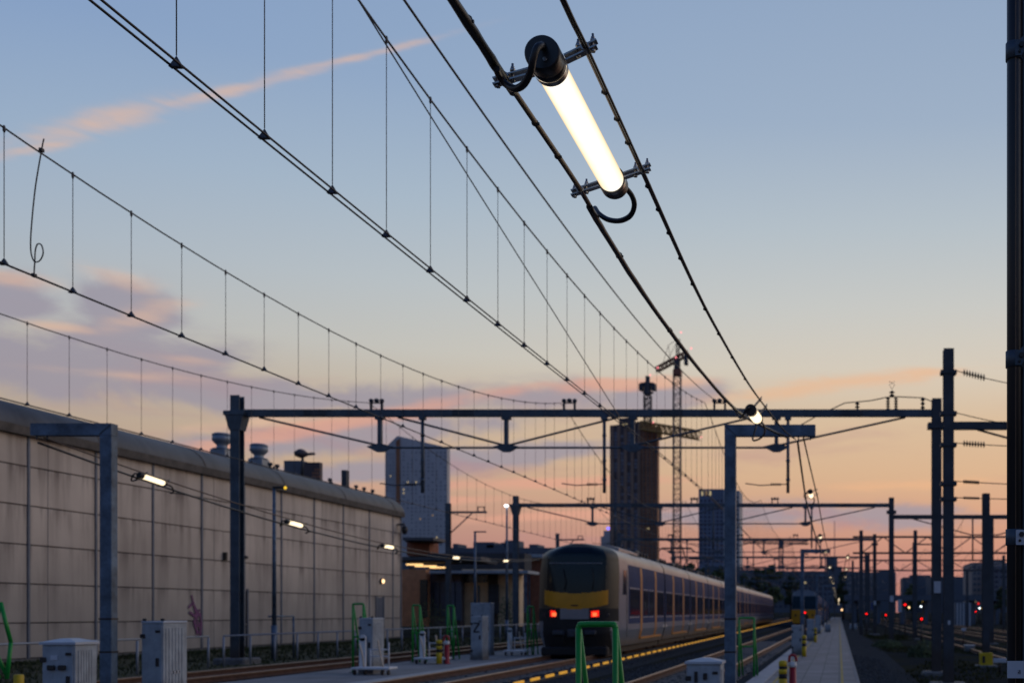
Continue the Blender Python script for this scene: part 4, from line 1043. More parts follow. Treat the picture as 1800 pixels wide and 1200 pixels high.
# bollards: yellow/black + red pairs
def pair(x, Y, label1, label2, z0=0, k=1.0, red=True):
    t = thing('bollard', label1, 'bollard', (x,Y,z0), 'yellow and black bollards')
    MB().lathe((x,Y,z0), [(.085,0),(.085,.34*k),(.08,.345*k)], 14).build('post','yellow',t)
    MB().lathe((x,Y,z0+.345*k), [(.081,0),(.081,.10*k)], 14).build('band','black',t)
    MB().lathe((x,Y,z0+.445*k), [(.085,0),(.085,.10*k)], 14).build('band','yellow',t)
    MB().lathe((x,Y,z0+.545*k), [(.081,0),(.081,.06*k)], 14).build('band','black',t)
    MB().lathe((x,Y,z0+.605*k), [(.085,0),(.085,.09*k),(.05,.12*k)], 14).build('band','yellow',t)
    if red:
        xx_ = x+.19
        t = thing('hydrant', label2, 'hydrant', (xx_,Y+.1,z0), 'red hydrants')
        MB().lathe((xx_,Y+.1,z0), [(.095,0),(.075,.04),(.07,.58*k)], 14).build('barrel','red',t)
        MB().lathe((xx_,Y+.1,z0+.58*k), [(.08,0),(.085,.05),(.07,.11)], 14).build('collar','white',t)
        c = MB(); c.tube(catmull([(xx_-.07,Y+.05,z0+.69*k),(xx_-.05,Y+.05,z0+.82*k),(xx_+.05,Y+.05,z0+.82*k),(xx_+.08,Y+.05,z0+.70*k)],5), .028, 8); c.build('coupling','red',t)
pair(-1.12,20.4,'yellow and black bollard on the walkway beside a red hydrant','red hydrant standing on the walkway kerb',0,.95)
pair(-11.95,30.6,'yellow and black bollard on the left platform between trolley and cabinet','red hydrant on the left platform',.10,1.0)
pair(-1.30,38.0,'yellow and black bollard beside the walkway cabinet','',0,1.1,False)
pair(-1.30,56.0,'distant yellow bollard on the walkway','',0,1.1,False)
t = thing('marker_post','short yellow marker at the lower left','marker',at(33,1195,15.6)); c = at(33,1196,15.6)
MB().lathe((c.x,c.y,.1), [(.065,0),(.065,c.z-.1+.08),(.05,c.z-.1+.10)], 12).build('post','yellow',t)

# white trolleys
def trolley(x, Y, w, label, z0=.10, d=.5, h=.9):
    t = thing('trolley', label, 'trolley', (x,Y,z0), 'white platform trolleys')
    MB().box(x-w/2,x+w/2,Y,Y+d,z0+.13,z0+.19,.015).build('deck','white',t)
    a = MB(); a.box(x-w/2+.0,x-w/2+.16,Y+d-.05,Y+d,z0+.19,z0+h); a.lathe((x-w/2+.08,Y+d-.05,z0+h), [(.08,0),(.08,.05)], 18, 'y'); a.build('upright','white',t)
    MB().tube(catmull([(x-w*.18,Y+.05,z0+.2),(x-w*.22,Y+.05,z0+.5),(x-w*.30,Y+.05,z0+.78)],5), .022, 8).build('lever','wood',t)
    MB().tube(catmull([(x+w*.32,Y+.05,z0+.2),(x+w*.24,Y+.05,z0+.55),(x+w*.18,Y+.05,z0+.86)],5), .022, 8).build('lever','wood',t)
    f = MB()
    for zz in (.45,.62): f.tube([(x-w*.1,Y+d*.5,z0+zz),(x+w*.38,Y+d*.5,z0+zz)], .018, 8)
    f.tube([(x+w*.38,Y+d*.5,z0+.19),(x+w*.38,Y+d*.5,z0+.8)], .018, 8); f.tube([(x-w*.1,Y+d*.5,z0+.19),(x-w*.1,Y+d*.5,z0+.64)], .018, 8); f.build('frame','white',t)
    for sx in (-.42,-.15,.30,.46):
        MB().lathe((x+sx*w-.02,Y+.05,z0+.065), [(.03,0),(.065,.005),(.065,.035),(.03,.04)], 12, 'x').build('wheel','black',t)
trolley(-11.55,25.2,.95,'white trolley with wooden levers in front of the tall cabinet, nearest the camera')
trolley(-12.25,30.6,.95,'white trolley with two wooden levers between the green frames')
trolley(-11.6,36.6,.8,'small white trolley beside the train front')
# ------------------------------------------------------------------ trains
def hw(z):       # half width of the body shell at height z
    if z < .35: return 1.20
    if z < 1.0: return 1.20+.20*((z-.35)/.65)**.7
    if z < 2.9: return 1.40
    if z < 3.45: return 1.40-.04*((z-2.9)/.55)**2
    u = (z-3.45)/.63
    return 1.36*max(0,1-u**2.4)**.5
def shell_profile():
    P_ = []
    for z in [.42,.6,.8,1.0,1.4,1.9,2.4,2.8,3.1,3.35,3.45]: P_.append((hw(z), z))
    for k in range(1,9):
        a = k/8*PI/2; z = 3.45+.63*math.sin(a)**.9; P_.append((hw(min(z,4.08)) if k<8 else .0, z))
    return P_
def nose_depth(u, z):
    a = abs(u); d = 1.15*max(0,a-.15)**3.4
    if z > 1.75: d += .30*((z-1.75)/2.3)**1.6
    if z > 3.6: d += .35*((z-3.6)/.48)**2.2
    if z < .9: d -= 0
    if z < .9: d += .25*(.9-z)
    return d
t = thing('passenger_train', 'long grey and blue passenger train, bronze and yellow nose with red tail lights', 'train', (-9.15,35.4,0), None, .0124)
NL = 2.4
N1, N2 = 96, 150
def zone(x, z):
    """which part of the nose covers local x, z"""
    ax = abs(x)
    zbot = 2.30+.10*(ax)**2
    if z > zbot and (ax/1.02)**5+(abs(z-2.95)/.99)**5 < 1: return 'windscreen'
    yb = 1.75+.14*ax**2
    if yb < z <= zbot and ax < 1.10: return 'yellow_panel'
    if z >= 1.76: return 'nose_shell'
    if 1.34 < z < 1.77 and ax > .50: return 'light_pod_l' if x < 0 else 'light_pod_r'
    if 1.40 < z: return 'grey_apron'
    if ax > 1.18 : return 'side_apron'
    return 'lower_front'
cells = {}
def npt(i, j):
    z = .16 + (4.06-.16)*j/N2; u = -1+2*i/N1; w = hw(z)
    return Vector((u*w, nose_depth(u, z), z))
for i in range(N1):
    for j in range(N2):
        a, b_, c_, d_ = npt(i,j), npt(i+1,j), npt(i+1,j+1), npt(i,j+1)
        m_ = (a+b_+c_+d_)/4; zn = zone(m_.x, m_.z); cells.setdefault(zn, []).append((i,j))
matn = {'windscreen':'t_screen','yellow_panel':'t_yellow','nose_shell':'t_bronze','light_pod_l':'t_black','light_pod_r':'t_black','grey_apron':'t_grey','side_apron':'t_grey','lower_front':'t_black'}
nose_root = None
for zn in ('nose_shell','windscreen','yellow_panel','light_pod_l','light_pod_r','grey_apron','side_apron','lower_front'):
    if zn not in cells: continue
    s = MB(); idx = {}
    def vid(i,j):
        if (i,j) not in idx: idx[(i,j)] = len(s.v); s.v.append(npt(i,j))
        return idx[(i,j)]
    for i,j in cells[zn]: s.f.append((vid(i,j),vid(i+1,j),vid(i+1,j+1),vid(i,j+1))); s.sm.append(True)
    s.build(zn[:9] if zn.startswith('light') else zn, matn[zn], t, local=True)
# nose sides joining to the first carriage
for sg in (-1,1):
    s = MB(); zz = [.42+ (4.05-.42)*k/40 for k in range(41)]
    for z in zz:
        w = hw(z); s.v += [Vector((sg*w, nose_depth(1,z)-.001, z)), Vector((sg*w*1.0, max(nose_depth(1,z)+.05,NL), z))]
    for k in range(40):
        f = (2*k,2*k+1,2*k+3,2*k+2); s.f.append(f if sg>0 else f[::-1]); s.sm.append(True)
    s.build('nose_side','t_white',t,local=True)
    q = MB()
    for k in range(9):
        z = 2.28+k*.11
        for yy_ in (1.35+.12*k/8, 1.95): q.v.append(Vector((sg*(hw(z)+.012), yy_, z)))
    for k in range(8):
        f = (2*k,2*k+1,2*k+3,2*k+2); q.f.append(f if sg>0 else f[::-1]); q.sm.append(False)
    q.build('cab_side_window','t_win',t,local=True)
    MB().box(sg*1.402,sg*1.412,2.06,2.09,.75,3.2).build('cab_door_seam','t_black',t,local=True)
# tail lights
for sg in (-1,1):
    lp = MB(); y = nose_depth(.5,1.5)-.03
    x0, x1 = sg*.57, sg*.83; lo_, hi_ = min(x0,x1), max(x0,x1)
    l_ = lp.add([(lo_,y,1.48+.03*(sg<0)),(hi_,y+.03,1.48+.03*(sg>0)),(hi_,y+.03,1.68+.03*(sg>0)),(lo_,y,1.68+.03*(sg<0)),(lo_,y+.2,1.44),(hi_,y+.2,1.44),(hi_,y+.2,1.68),(lo_,y+.2,1.68)],[(0,1,2,3),(4,7,6,5),(0,4,5,1),(1,5,6,2),(2,6,7,3),(3,7,4,0)]).build('tail_light','tail_red',t,local=True)
    MB().add([(lo_+.06,y-.008,1.51),(hi_-.06,y+.012,1.51),(hi_-.06,y+.012,1.63),(lo_+.06,y-.008,1.63)],[(0,1,2,3)]).build('lamp_core','tail_core',l_,local=True)
    MB().lathe((sg*1.06,nose_depth(.78,1.55)-.03,1.56), [(.09,0),(.09,.08),(.04,.09)], 14, 'y').build('headlamp','darkglass',t,local=True)
MB().box(-.12,.12,-.015,.02,1.86,1.90).build('emblem','t_black',t,local=True)
wp = MB(); wp.tube([(.62,-.02,2.42),(.66,.0,2.75),(.60,.05,3.2)], .014, 6); wp.build('wiper','t_black',t,local=True)
MB().box(-.90,.90,nose_depth(0,3.35)-.012,nose_depth(0,3.35)+.03,3.33,3.36,.004).build('display_seam','t_grey',t,local=True)
MB().tube([(-.35,-.02,2.42),(-.30,.0,2.70),(-.42,.06,3.15)], .014, 6).build('wiper','t_black',t,local=True)
for sx in (-1,1):
    MB().box(sx*.55-.20,sx*.55+.20,nose_depth(0,.8)-.10,nose_depth(0,.8)+.1,.86,1.02,.03).build('bumper','steel2',t,local=True)
    MB().tube([(sx*.3,-.05,.95),(sx*.36,-.16,.75),(sx*.28,-.10,.55)], .025, 6).build('hose','t_black',t,local=True)
bf = MB(); bf.box(-.18,.18,-.30,.3,.78,1.06,.03); bf.lathe((0,-.36,.92), [(.11,0),(.14,.03),(.10,.12)], 12, 'y'); bf.build('coupler','steel2',t,local=True)
pw_ = MB(); pw_.box(-1.15,1.15,-.05,.25,.14,.45,.05); pw_.build('obstacle_deflector','t_black',t,local=True)
MB().box(-1.0,1.0,.3,2.3,.1,.9).build('underframe','t_black',t,local=True)
# carriages
prof = shell_profile()
def ring(p_):  return [(x,z) for x,z in p_]
def car(y0, y1, k, detail):
    full = [(x,z) for x,z in prof] + [(-x,z) for x,z in prof[::-1][1:]]
    zsplit = 3.46
    side = MB(); up = [q for q in full if q[1] >= zsplit-.02]; 
    g0, g1 = y0+.12, y1-.12
    r = [q for q in prof if q[1] <= zsplit]
    for sg in (1,-1):
        base = len(side.v)
        for x,z in r: side.v += [Vector((sg*x,g0,z)), Vector((sg*x,g1,z))]
        for i in range(len(r)-1):
            f = (base+2*i,base+2*i+1,base+2*i+3,base+2*i+2); side.f.append(f if sg>0 else f[::-1]); side.sm.append(False)
    body = side.build('carriage_side','t_white',t,local=True)
    rf_ = MB(); n = len(up)
    for x,z in up: rf_.v += [Vector((x,g0,z)), Vector((x,g1,z))]
    for i in range(n-1): rf_.f.append((2*i,2*i+1,2*i+3,2*i+2)); rf_.sm.append(True)
    rf_.build('roof','t_roof',t,local=True)
    sh = MB()
    rr = [(x*.965,z*.985+.01) for x,z in full]
    sh.extr([(x,z) for x,z in rr], y0-.14, y0+.14) if k else None
    if k: sh.build('gangway','t_black',t,local=True)
    MB().box(-1.1,1.1,g0,g1,.18,.44).build('underframe','t_black',t,local=True)
    if detail:
        for sg in (1,-1):
            if sg < 0 and k > 1: continue
            X = sg*1.402
            def strip(y_a, y_b, z_a, z_b, off, nm, m_, par, n_=9):
                q = MB()
                for k_ in range(n_+1):
                    z = z_a+(z_b-z_a)*k_/n_; x_ = sg*(hw(z)+off); q.v += [Vector((x_,y_a,z)), Vector((x_,y_b,z))]
                for k_ in range(n_):
                    f = (2*k_,2*k_+1,2*k_+3,2*k_+2); q.f.append(f if sg>0 else f[::-1]); q.sm.append(False)
                return q.build(nm, m_, par, local=True)
            bb = strip(g0, g1, 1.22, 3.40, .006, 'blue_band', 't_blue', t)
            # windows and doors
            d0, d1 = y0+2.6-.0, y0+6.0
            if k == 0: d0, d1 = y0+2.75, y0+6.15
            wins = [(g0+.25,d0-.35),(d0+.45,(d0+d1)/2-.1),((d0+d1)/2+.1,d1-.45),(d1+.35,g1-.25)]
            for a0,a1 in wins:
                if a1-a0 > .3:
                    wn_ = MB().box(X+sg*.005,X+sg*.016,a0,a1,1.52,2.50,.004).build('window','t_win',bb,local=True)
                    if sg > 0:
                        nb = max(1,int((a1-a0)/.45))
                        for q in range(nb):
                            for zz in (2.53,1.44):
                                MB().box(X+.005,X+.014,a0+.05+q*(a1-a0)/nb,a0+.05+q*(a1-a0)/nb+.26,zz,zz+.035).build('reflector','t_lightbar',bb,local=True)
            for dy in (d0,d1):
                strip(dy-.20, dy+.20, .62, 3.38, .012, 'door_stripe', 't_orange', t)
            MB().box(sg*1.35,sg*1.37,d0,d1+1.6,.60,.68).build('sill_line','t_orange',t,local=True)
            if sg>0:
                for dy in (y1-.55,y1+.20): MB().box(X+.004,X+.02,dy,dy+.33,.98,1.08,.005).build('reflector','t_lightbar',t,local=True)
    for yy in (y0,) if k else (y0+1.8,):
        for w_ in (-.9,.9):
            s = MB()
            for sg in (-1,1): s.lathe((sg*.80-.07,yy+w_,.46), [(.1,-.02),(.42,0),(.46,.02),(.42,.10),(.1,.13)], 20, 'x')
            s.lathe((-.8,yy+w_,.46), [(.08,0),(.08,1.6)], 10, 'x'); s.build('wheelset','rust',t,local=True)
        for sg in (-1,1): MB().box(sg*1.02-.08,sg*1.02+.08,yy-1.3,yy+1.3,.36,.66,.04).build('bogie_frame','t_black',t,local=True)
yc = [NL, 10.9] + [10.9+8.6*k for k in range(1,12)]
for k in range(len(yc)-1): car(yc[k]-(.12 if k == 0 else 0), yc[k+1], k, True)
# roof gear: cab fairing step, pantographs, boxes
MB().extr([(-1.0,4.02),(-.75,4.12),(.75,4.12),(1.0,4.02),(1.0,3.9),(-1.0,3.9)], 2.6, 6.4).build('roof_fairing','t_roof',t,local=True)
MB().add([(1.03,4.3,3.93),(1.30,4.5,3.66),(1.30,7.0,3.66),(1.03,6.4,3.93)],[(0,1,2,3)]).build('roof_grille','t_black',t,local=True)
for k in range(14):
    y = 8.5+k*5.2
    s = MB().box(-.55,.55,y,y+random.uniform(.8,2.4),3.98,4.18+random.uniform(0,.14),.04); s.build('roof_box','steel2',t,local=True)
    for d_ in (0,.7,1.4): MB().lathe((.75,y+d_,3.8), [(.03,0),(.07,.1),(.05,.2),(.07,.3),(.03,.42)], 8).build('insulator','insul',t,local=True)
def panto(y):
    s = MB()
    for sx in (-.35,.35):
        s.tube([(sx,y,4.15),(sx*1.1,y+1.5,4.65),(sx*1.0,y+.1,5.36)], .035, 6)
    s.tube([(-.85,y+.1,5.36),(.85,y+.1,5.36)], .04, 6); s.tube([(-.85,y+.45,5.36),(.85,y+.45,5.36)], .04, 6)
    for sx in (-1,1): s.tube([(sx*.85,y+.1,5.36),(sx*1.05,y+.1,5.15)], .03, 6)
    s.box(-.6,.6,y-.4,y+1.6,4.1,4.18); s.build('pantograph','steel2',t,local=True)
panto(24); panto(36)

# second train, older, yellow front
t2 = thing('passenger_train', 'distant train with a plain yellow front and dark round-topped cab, beside the walkway', 'train', (-3.85,113,0))
s = MB(); fr = [(x,z) for x,z in prof]+[(-x,z) for x,z in prof[::-1][1:]]
s.extr(fr, .6, 130); s.build('body','t_blue',t2,local=True)
s = MB(); 
s.extr([(x*1.0,z) for x,z in fr if z<2.0]+[], -.0, .65); s.build('yellow_front','t_yellow',t2,local=True)
up = [(x,z) for x,z in fr if z>=1.9]
s = MB(); n=len(up); 
for (x,z) in up: s.v.append(Vector((x*.99,.6,z)))
for (x,z) in up: s.v.append(Vector((x*.9,.05+.45*((z-1.9)/2.2)**1.5,z*.985+.03)))
for i in range(n-1): s.f.append((i,i+1,n+i+1,n+i)); s.sm.append(True)
s.f.append(tuple(range(n,2*n))); s.sm.append(False); s.build('cab_shell','t2_shell',t2,local=True)
s = MB(); s.v = [Vector((x*.93,.05+.45*(max(0,z-1.9)/2.2)**1.5-.03,(z-1.9)*.86+2.0)) for x,z in up]; s.f=[tuple(range(n))]; s.sm=[False]; s.build('windscreen','t2_screen',t2,local=True)
MB().box(-.45,.45,-.04,.02,.42,1.35,.02).build('gangway_door','t_black',t2,local=True)
MB().box(-1.1,1.1,.2,129,.1,.45).build('underframe','t_black',t2,local=True)
for sg in (-1,1):
    MB().lathe((sg*.95,-.05,1.3), [(.12,0),(.12,.06)], 12, 'y').build('headlamp','darkglass',t2,local=True)
for k in range(24):
    MB().box(1.405,1.42,4+k*5,7.4+k*5,1.9,2.7).build('window','t_win',t2,local=True)
    if k%3==0: MB().box(1.405,1.425,8+k*5,8.6+k*5,.7,2.7).build('door_stripe','t_yellow',t2,local=True)

# ------------------------------------------------------------------ signals and small lamps
def signal(px, py, Y, label, r=.11, zb=None):
    r *= .50
    c = at(px,py,Y); zb = -.3 if c.x > .5 else 0
    if c.x > .5: zb = -.36
    t = thing('signal', label, 'signal', (c.x,Y,zb), 'red railway signals')
    MB().tube([(c.x,Y+.12,zb),(c.x,Y+.12,max(c.z-.25, zb+.1))], .05, 8).build('post','steel2',t)
    MB().box(c.x-r*2.0,c.x+r*2.0,Y+.02,Y+.3,c.z-r*3.0,c.z+r*2.2,.03).build('head','black',t)
    MB().lathe((c.x,Y-.03,c.z), [(r*.9,0),(r,.02),(r,.06)], 16, 'y').build('lens','sig_red',t)
signal(1415,1076,70,'red signal light in front of the yellow train front',.12)
signal(1523,1078,95,'leftmost red signal right of the walkway',.15)
signal(1536,1079,150,'faint red signal just right of the leftmost one',.14)
signal(1557,1080,90,'red signal between the leftmost and the bush',.13)
signal(1591,1062,80,'highest red signal, beside a white board',.15)
signal(1620,1087,72,'lowest red signal, above the green weeds',.14)
signal(1715,1074,140,'faint red signal on the far right under the pale block',.15)
signal(1311,1076,110,'red signal left of the walkway beyond the long train',.12) if False else None
def board(px0,px1,py0,py1,Y,label,m='label'):
    a = at(px0,py1,Y); b_ = at(px1,py0,Y); t = thing('notice_board', label, 'board', ((a.x+b_.x)/2,Y,-.36))
    MB().box(a.x,b_.x,Y-.03,Y+.03,a.z,b_.z,.01).build('panel',m,t)
    MB().tube([((a.x+b_.x)/2,Y+.06,-.36),((a.x+b_.x)/2,Y+.06,b_.z)], .04, 6).build('post','steel2',t)
board(1578,1585,1053,1075,80,'narrow white upright board beside the highest red signal')
board(1531,1539,1058,1071,110,'blue sign board beyond the signals','bluesign')
board(1746,1770,1156,1164,34,'white low plate on the ballast near the right edge')
board(1690,1698,1103,1108,60,'small pale plate beside the right tracks')
def pole_lamp(px, Y, ptop, kind, label, name='lamp_pole', z0=0, arm=0):
    x = (px-VX)/F*Y; zt = E+(VY-ptop)/F*Y
    t = thing(name, label, 'lamp pole', (x,Y,z0))
    MB().tube([(x,Y,z0),(x,Y,z0+1.2)], .10, 10).build('base_sleeve','gal',t)
    MB().tube([(x,Y,z0+1.2),(x,Y,zt)], .075, 10, r1=.05).build('pole','gal',t)
    return t, x, zt
t, x, zt = pole_lamp(482,35.2,856,'amber','slim pole with a small amber lamp standing at the warehouse wall')
MB().box(x-.05,x+.42,35.15,35.25,zt-.05,zt+.03,.01).build('arm','cabdark',t); MB().lathe((x+.40,35.14,zt-.02), [(.03,0),(.055,.02),(.03,.05)], 10, 'y').build('lamp','amber',t)
t, x, zt = pole_lamp(835,50,933,'off','unlit lamp pole with a short flat arm before the station building')
MB().box(x-.05,x+.55,49.95,50.05,zt-.06,zt,.01).build('arm','steel',t)
t, x, zt = pole_lamp(891,58,890,'white','tall thin pole with a bright white yard light')
MB().lathe((x,57.9,zt-.02), [(.05,0),(.11,.02),(.11,.09),(.04,.13)], 16, 'z').build('lamp','whitelamp',t)
# row of platform lights far away
for k in range(7):
    px = 1494+k*5.2; c = at(px,1063.5,290)
    t = thing('platform_light','pale light of the row under the distant station roof','light',tuple(c),'lights under the distant station roof')
    MB().box(c.x-.34,c.x+.34,290,290.3,c.z-.28,c.z+.28,.05).build('lamp',emit('pale_lamp_%d'%k,(1,.85,.65),1.6),t)
for px,py,Y,m_,lb in ((1480,1071,200,'warm','small orange lamp at the far end of the walkway'),(1623,1057,180,'amber','amber lamp above the low red signal'),(1619,1065,180,'whitelamp','pale lamp above the low red signal'),(1598,1067,180,'warm','dim lamp right of the highest red signal'),(1682,1066,190,'warm','pale lamp right of the tall mast'),(1722,1068,190,'whitelamp','white lamp under the pale block, left of the slim mast'),(1727,1069,190,'amber','amber lamp under the pale block, left of the slim mast'),(1743,1068,190,'whitelamp','white lamp right of the slim mast'),(1720,1060,190,'tail_red','tiny red lamp above the pair under the pale block')):
    c = at(px,py,Y); t = thing('yard_light', lb, 'light', (c.x,Y,-.36)); r_ = .17 if m_!='whitelamp' else .14
    MB().lathe((c.x,Y,c.z), [(.05,0),(r_,.05),(r_,.1),(.1,.14)], 10, 'y').build('lamp',m_,t); MB().tube([(c.x,Y+.2,-.36),(c.x,Y+.2,c.z)], .06, 6).build('post','steel2',t)

# ------------------------------------------------------------------ station building behind the warehouse
def wx(px, Y): return (px-VX)/F*Y
def wz(py, Y): return E+(VY-py)/F*Y
sb = thing('station_building', 'low brick station building with lit canopy between the warehouse and the train', 'building', (wx(800,84),84,0))
Y = 84
def pan(nm, px0, px1, py0, py1, Y0, dep, m_, par=sb, bev=0): 
    return MB().box(wx(px0,Y0),wx(px1,Y0),Y0,Y0+dep,max(wz(py1,Y0),-.1),wz(py0,Y0),bev).build(nm,m_,par)
pan('wall',700,748,1000,1100,80,.9,'orange_wall')
pan('doorway',738,750,1018,1085,79.9,.25,'darkglass')
pan('dark_bay',750,810,1005,1100,81,.8,'tower2')
for q in range(5): pan('glass_pane',752+q*11,761+q*11,1022,1082,80.9,.2,'hwin')
for q in range(2): pan('door_leaf',789+q*12,799+q*12,1022,1090,80.7,.2,'doorblue')
pan('wall',812,912,1000,1100,82,1.2,'beige')
pan('pillar',858,874,1003,1100,81.8,.3,'bark'); 
pan('high_window',817,856,1009,1023,81.85,.3,'darkglass')
for q in range(4): pan('mullion',820+q*10,821.5+q*10,1009,1023,81.8,.06,'metal_strip')
pan('shutter',858,876,1026,1078,81.5,.2,'darkroof')
pan('downpipe',840,842,1028,1085,81.8,.15,'gal')
pan('upper_wall',715,755,950,976,88,2,'brick')
pan('upper_roof',708,762,944,949,86,3,'roofsheet')
pan('upper_roof',712,762,949.2,952,87,2,'darkroof')
pan('fascia',700,846,978,984,74,2,'roofsheet') 
pan('soffit',700,842,984.2,987,74.3,4,'darkroof')
pan('roof_block',752,922,972,1004,86,2,'darkroof')
pan('eaves',755,928,1002,1007,80,3,'cab')
for (a,b_,c_) in ((714,742,991),(729,766,994),(755,786,996.5)):
    MB().box(wx(a,76),wx(b_,76),76,76.2,wz(c_+1.6,76),wz(c_-1.0,76)).build('canopy_light','canopy_l',sb)
bw = thing('brick_gable_shed', 'orange brick shed with thin flat roof directly left of the train front', 'building', (wx(940,90),90,0))
MB().box(wx(927,90),wx(968,90),90,97,-.1,wz(980,90)).build('wall','brick',bw); MB().box(wx(921,90),wx(960,90),89,93,wz(980,90),wz(974,90)).build('roof','cab',bw)
MB().box(wx(930,90),wx(932,90),89.9,89.99,0,wz(982,90)).build('downpipe','gal',bw)

# ------------------------------------------------------------------ towers and skyline
def windows(par, px0, px1, py0, py1, Y, nx, ny, wf, hf, m_, lit=0.0, skip=.0, name='window', dy=-.06):
    """each window a part; past about 80 on one building the rest is one part"""
    cells_ = []
    for j in range(ny):
        for i in range(nx):
            if random.random() < skip: continue
            a = px0+(px1-px0)*(i+.5-wf/2)/nx; b_ = px0+(px1-px0)*(i+.5+wf/2)/nx
            c_ = py0+(py1-py0)*(j+.5-hf/2)/ny; d_ = py0+(py1-py0)*(j+.5+hf/2)/ny
            bx_ = (wx(a,Y),wx(b_,Y),Y+dy,Y+.05,wz(d_,Y),wz(c_,Y))
            if random.random() < lit: MB().box(*bx_).build('lit_window', random.choice(['farwin','farwin2']), par)
            else: cells_.append(bx_)
    cells_.sort(key=lambda q: -q[4]); n0 = par.get('_nw', 0); rest = MB()
    for q in cells_:
        if n0 < 60: MB().box(*q).build(name, m_, par); n0 += 1
        else: rest.box(*q)
    par['_nw'] = n0
    if rest.v: o_ = rest.build(name, m_, par); o_['kind'] = 'stuff'
Y = 400
t = thing('tower_block', 'slate blue tower block with a slanted peaked roof and scattered lit windows', 'building', (wx(732,Y),Y,0), None)
def slab(par, poly, Y0, dep, m_, nm):     # polygon in survey px extruded back
    v0 = [(wx(a,Y0),Y0,wz(b_,Y0)) for a,b_ in poly]; v1 = [(x,Y0+dep,z) for x,_,z in v0]; n = len(poly)
    return MB().add(v0+v1, [tuple(range(n)),tuple(range(2*n-1,n-1,-1))]+[(i,n+i,n+(i+1)%n,(i+1)%n) for i in range(n)]).build(nm,m_,par)
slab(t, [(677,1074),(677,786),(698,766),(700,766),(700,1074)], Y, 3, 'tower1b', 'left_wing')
slab(t, [(700.05,1074),(700.05,766),(786,786),(786,1074)], Y+.0, 3, 'tower1', 'main_wing')
slab(t, [(696,1070),(696,775),(703,770),(703,1070)], Y-.3, .25, 'tower2b', 'stair_strip')
windows(t, 706,786,792,960,Y,11,26,.34,.42,'hwin1',.05,.30)
windows(t, 679,694,795,960,Y,3,26,.3,.4,'hwin1',.02,.3)
Y = 520
t = thing('tower_block', 'dark brown tower under construction with vertical piers, cranes above it', 'building', (wx(1115,Y),Y,0))
slab(t, [(1072,1074),(1072,748),(1127,740),(1127,1074)], Y, 5, 'tower2', 'left_wing')
slab(t, [(1127.05,1074),(1127.05,742),(1156,750),(1156,1074)], Y+.02, 5, 'tower2b', 'right_wing')
for k in range(5): slab(t, [(1073+k*11.8,1074),(1073+k*11.8,747-k),(1078.5+k*11.8,747-k),(1078.5+k*11.8,1074)], Y-.5, .45, 'tower2p', 'pier')
for k in range(4): slab(t, [(1130+k*7.6,1074),(1130+k*7.6,752),(1131.6+k*7.6,752),(1131.6+k*7.6,1074)], Y-.4, .38, 'tower2p', 'pier')
windows(t, 1077,1124,758,985,Y,4,38,.62,.62,'hwin2',.0,.25)
windows(t, 1129,1156,758,985,Y,4,38,.6,.5,'tower2',.01,.05)
slab(t, [(1088,748),(1088,735),(1112,733),(1112,746)], Y+6, 8, 'tower2', 'plant_room')
for px in (1096,1101):
    c = at(px,745,Y-1); MB().lathe(tuple(c), [(.1,0),(.5,.1),(.1,.3)], 8, 'y').build('work_light','farwin',t)
Y = 500
t = thing('tower_block', 'blue-grey gridded tower right of the cranes, partly behind the near post', 'building', (wx(1250,Y),Y,0))
slab(t, [(1228,1074),(1228,859),(1272,859),(1272,1074)], Y, 16, 'tower3', 'facade')
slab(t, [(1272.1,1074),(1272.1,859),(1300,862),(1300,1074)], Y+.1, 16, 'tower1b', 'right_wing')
windows(t, 1229,1272,876,990,Y,6,16,.55,.5,'hwin',.0,.03)
windows(t, 1231,1252,862,871,Y,3,1,.5,.9,'farwin2',1.0,.0)
windows(t, 1274,1299,870,990,Y,4,16,.5,.5,'hwin',.0,.05)
t = thing('tower_block', 'dark rooftop block with satellite dishes rising behind the warehouse', 'building', (wx(532,180),180,0))
pan('block',499,532,809,1074,180,1.5,'haze2',t); pan('block',532.1,562,812,1074,179,1,'tower2',t)
windows(t, 548,564,822,840,177.9,4,3,.5,.5,'tower2b',.0,.2)
c = at(532,800,176); MB().tube([at(531,835,176), c], .22, 6).build('mast','steel2',t)
MB().lathe((c.x-.3,c.y,c.z+.0), [(.3,-.4),(1.0,-.1),(1.1,.5),(.5,1.0),(.2,1.1)], 12).build('dish','tower2',t); MB().beam((c.x+.4,176,c.z+.15),(c.x+2.0,176,c.z+.3),.7,.35).build('dish_arm','tower2',t)
Y = 560
t = thing('tower_block', 'small pale stepped tower with a blue light peeking left of the brown tower', 'building', (wx(1065,Y),Y,0))
pan('block',1056,1072,942,1074,Y,12,'tower1',t); pan('block',1061,1072,932,945,Y+.5,10,'tower1',t)
c = at(1069,928,Y); MB().lathe(tuple(c), [(.3,-.5),(.8,0),(.3,.6)], 8, 'y').build('beacon',emit('blue_beacon',(.12,.12,1.0),3),t)
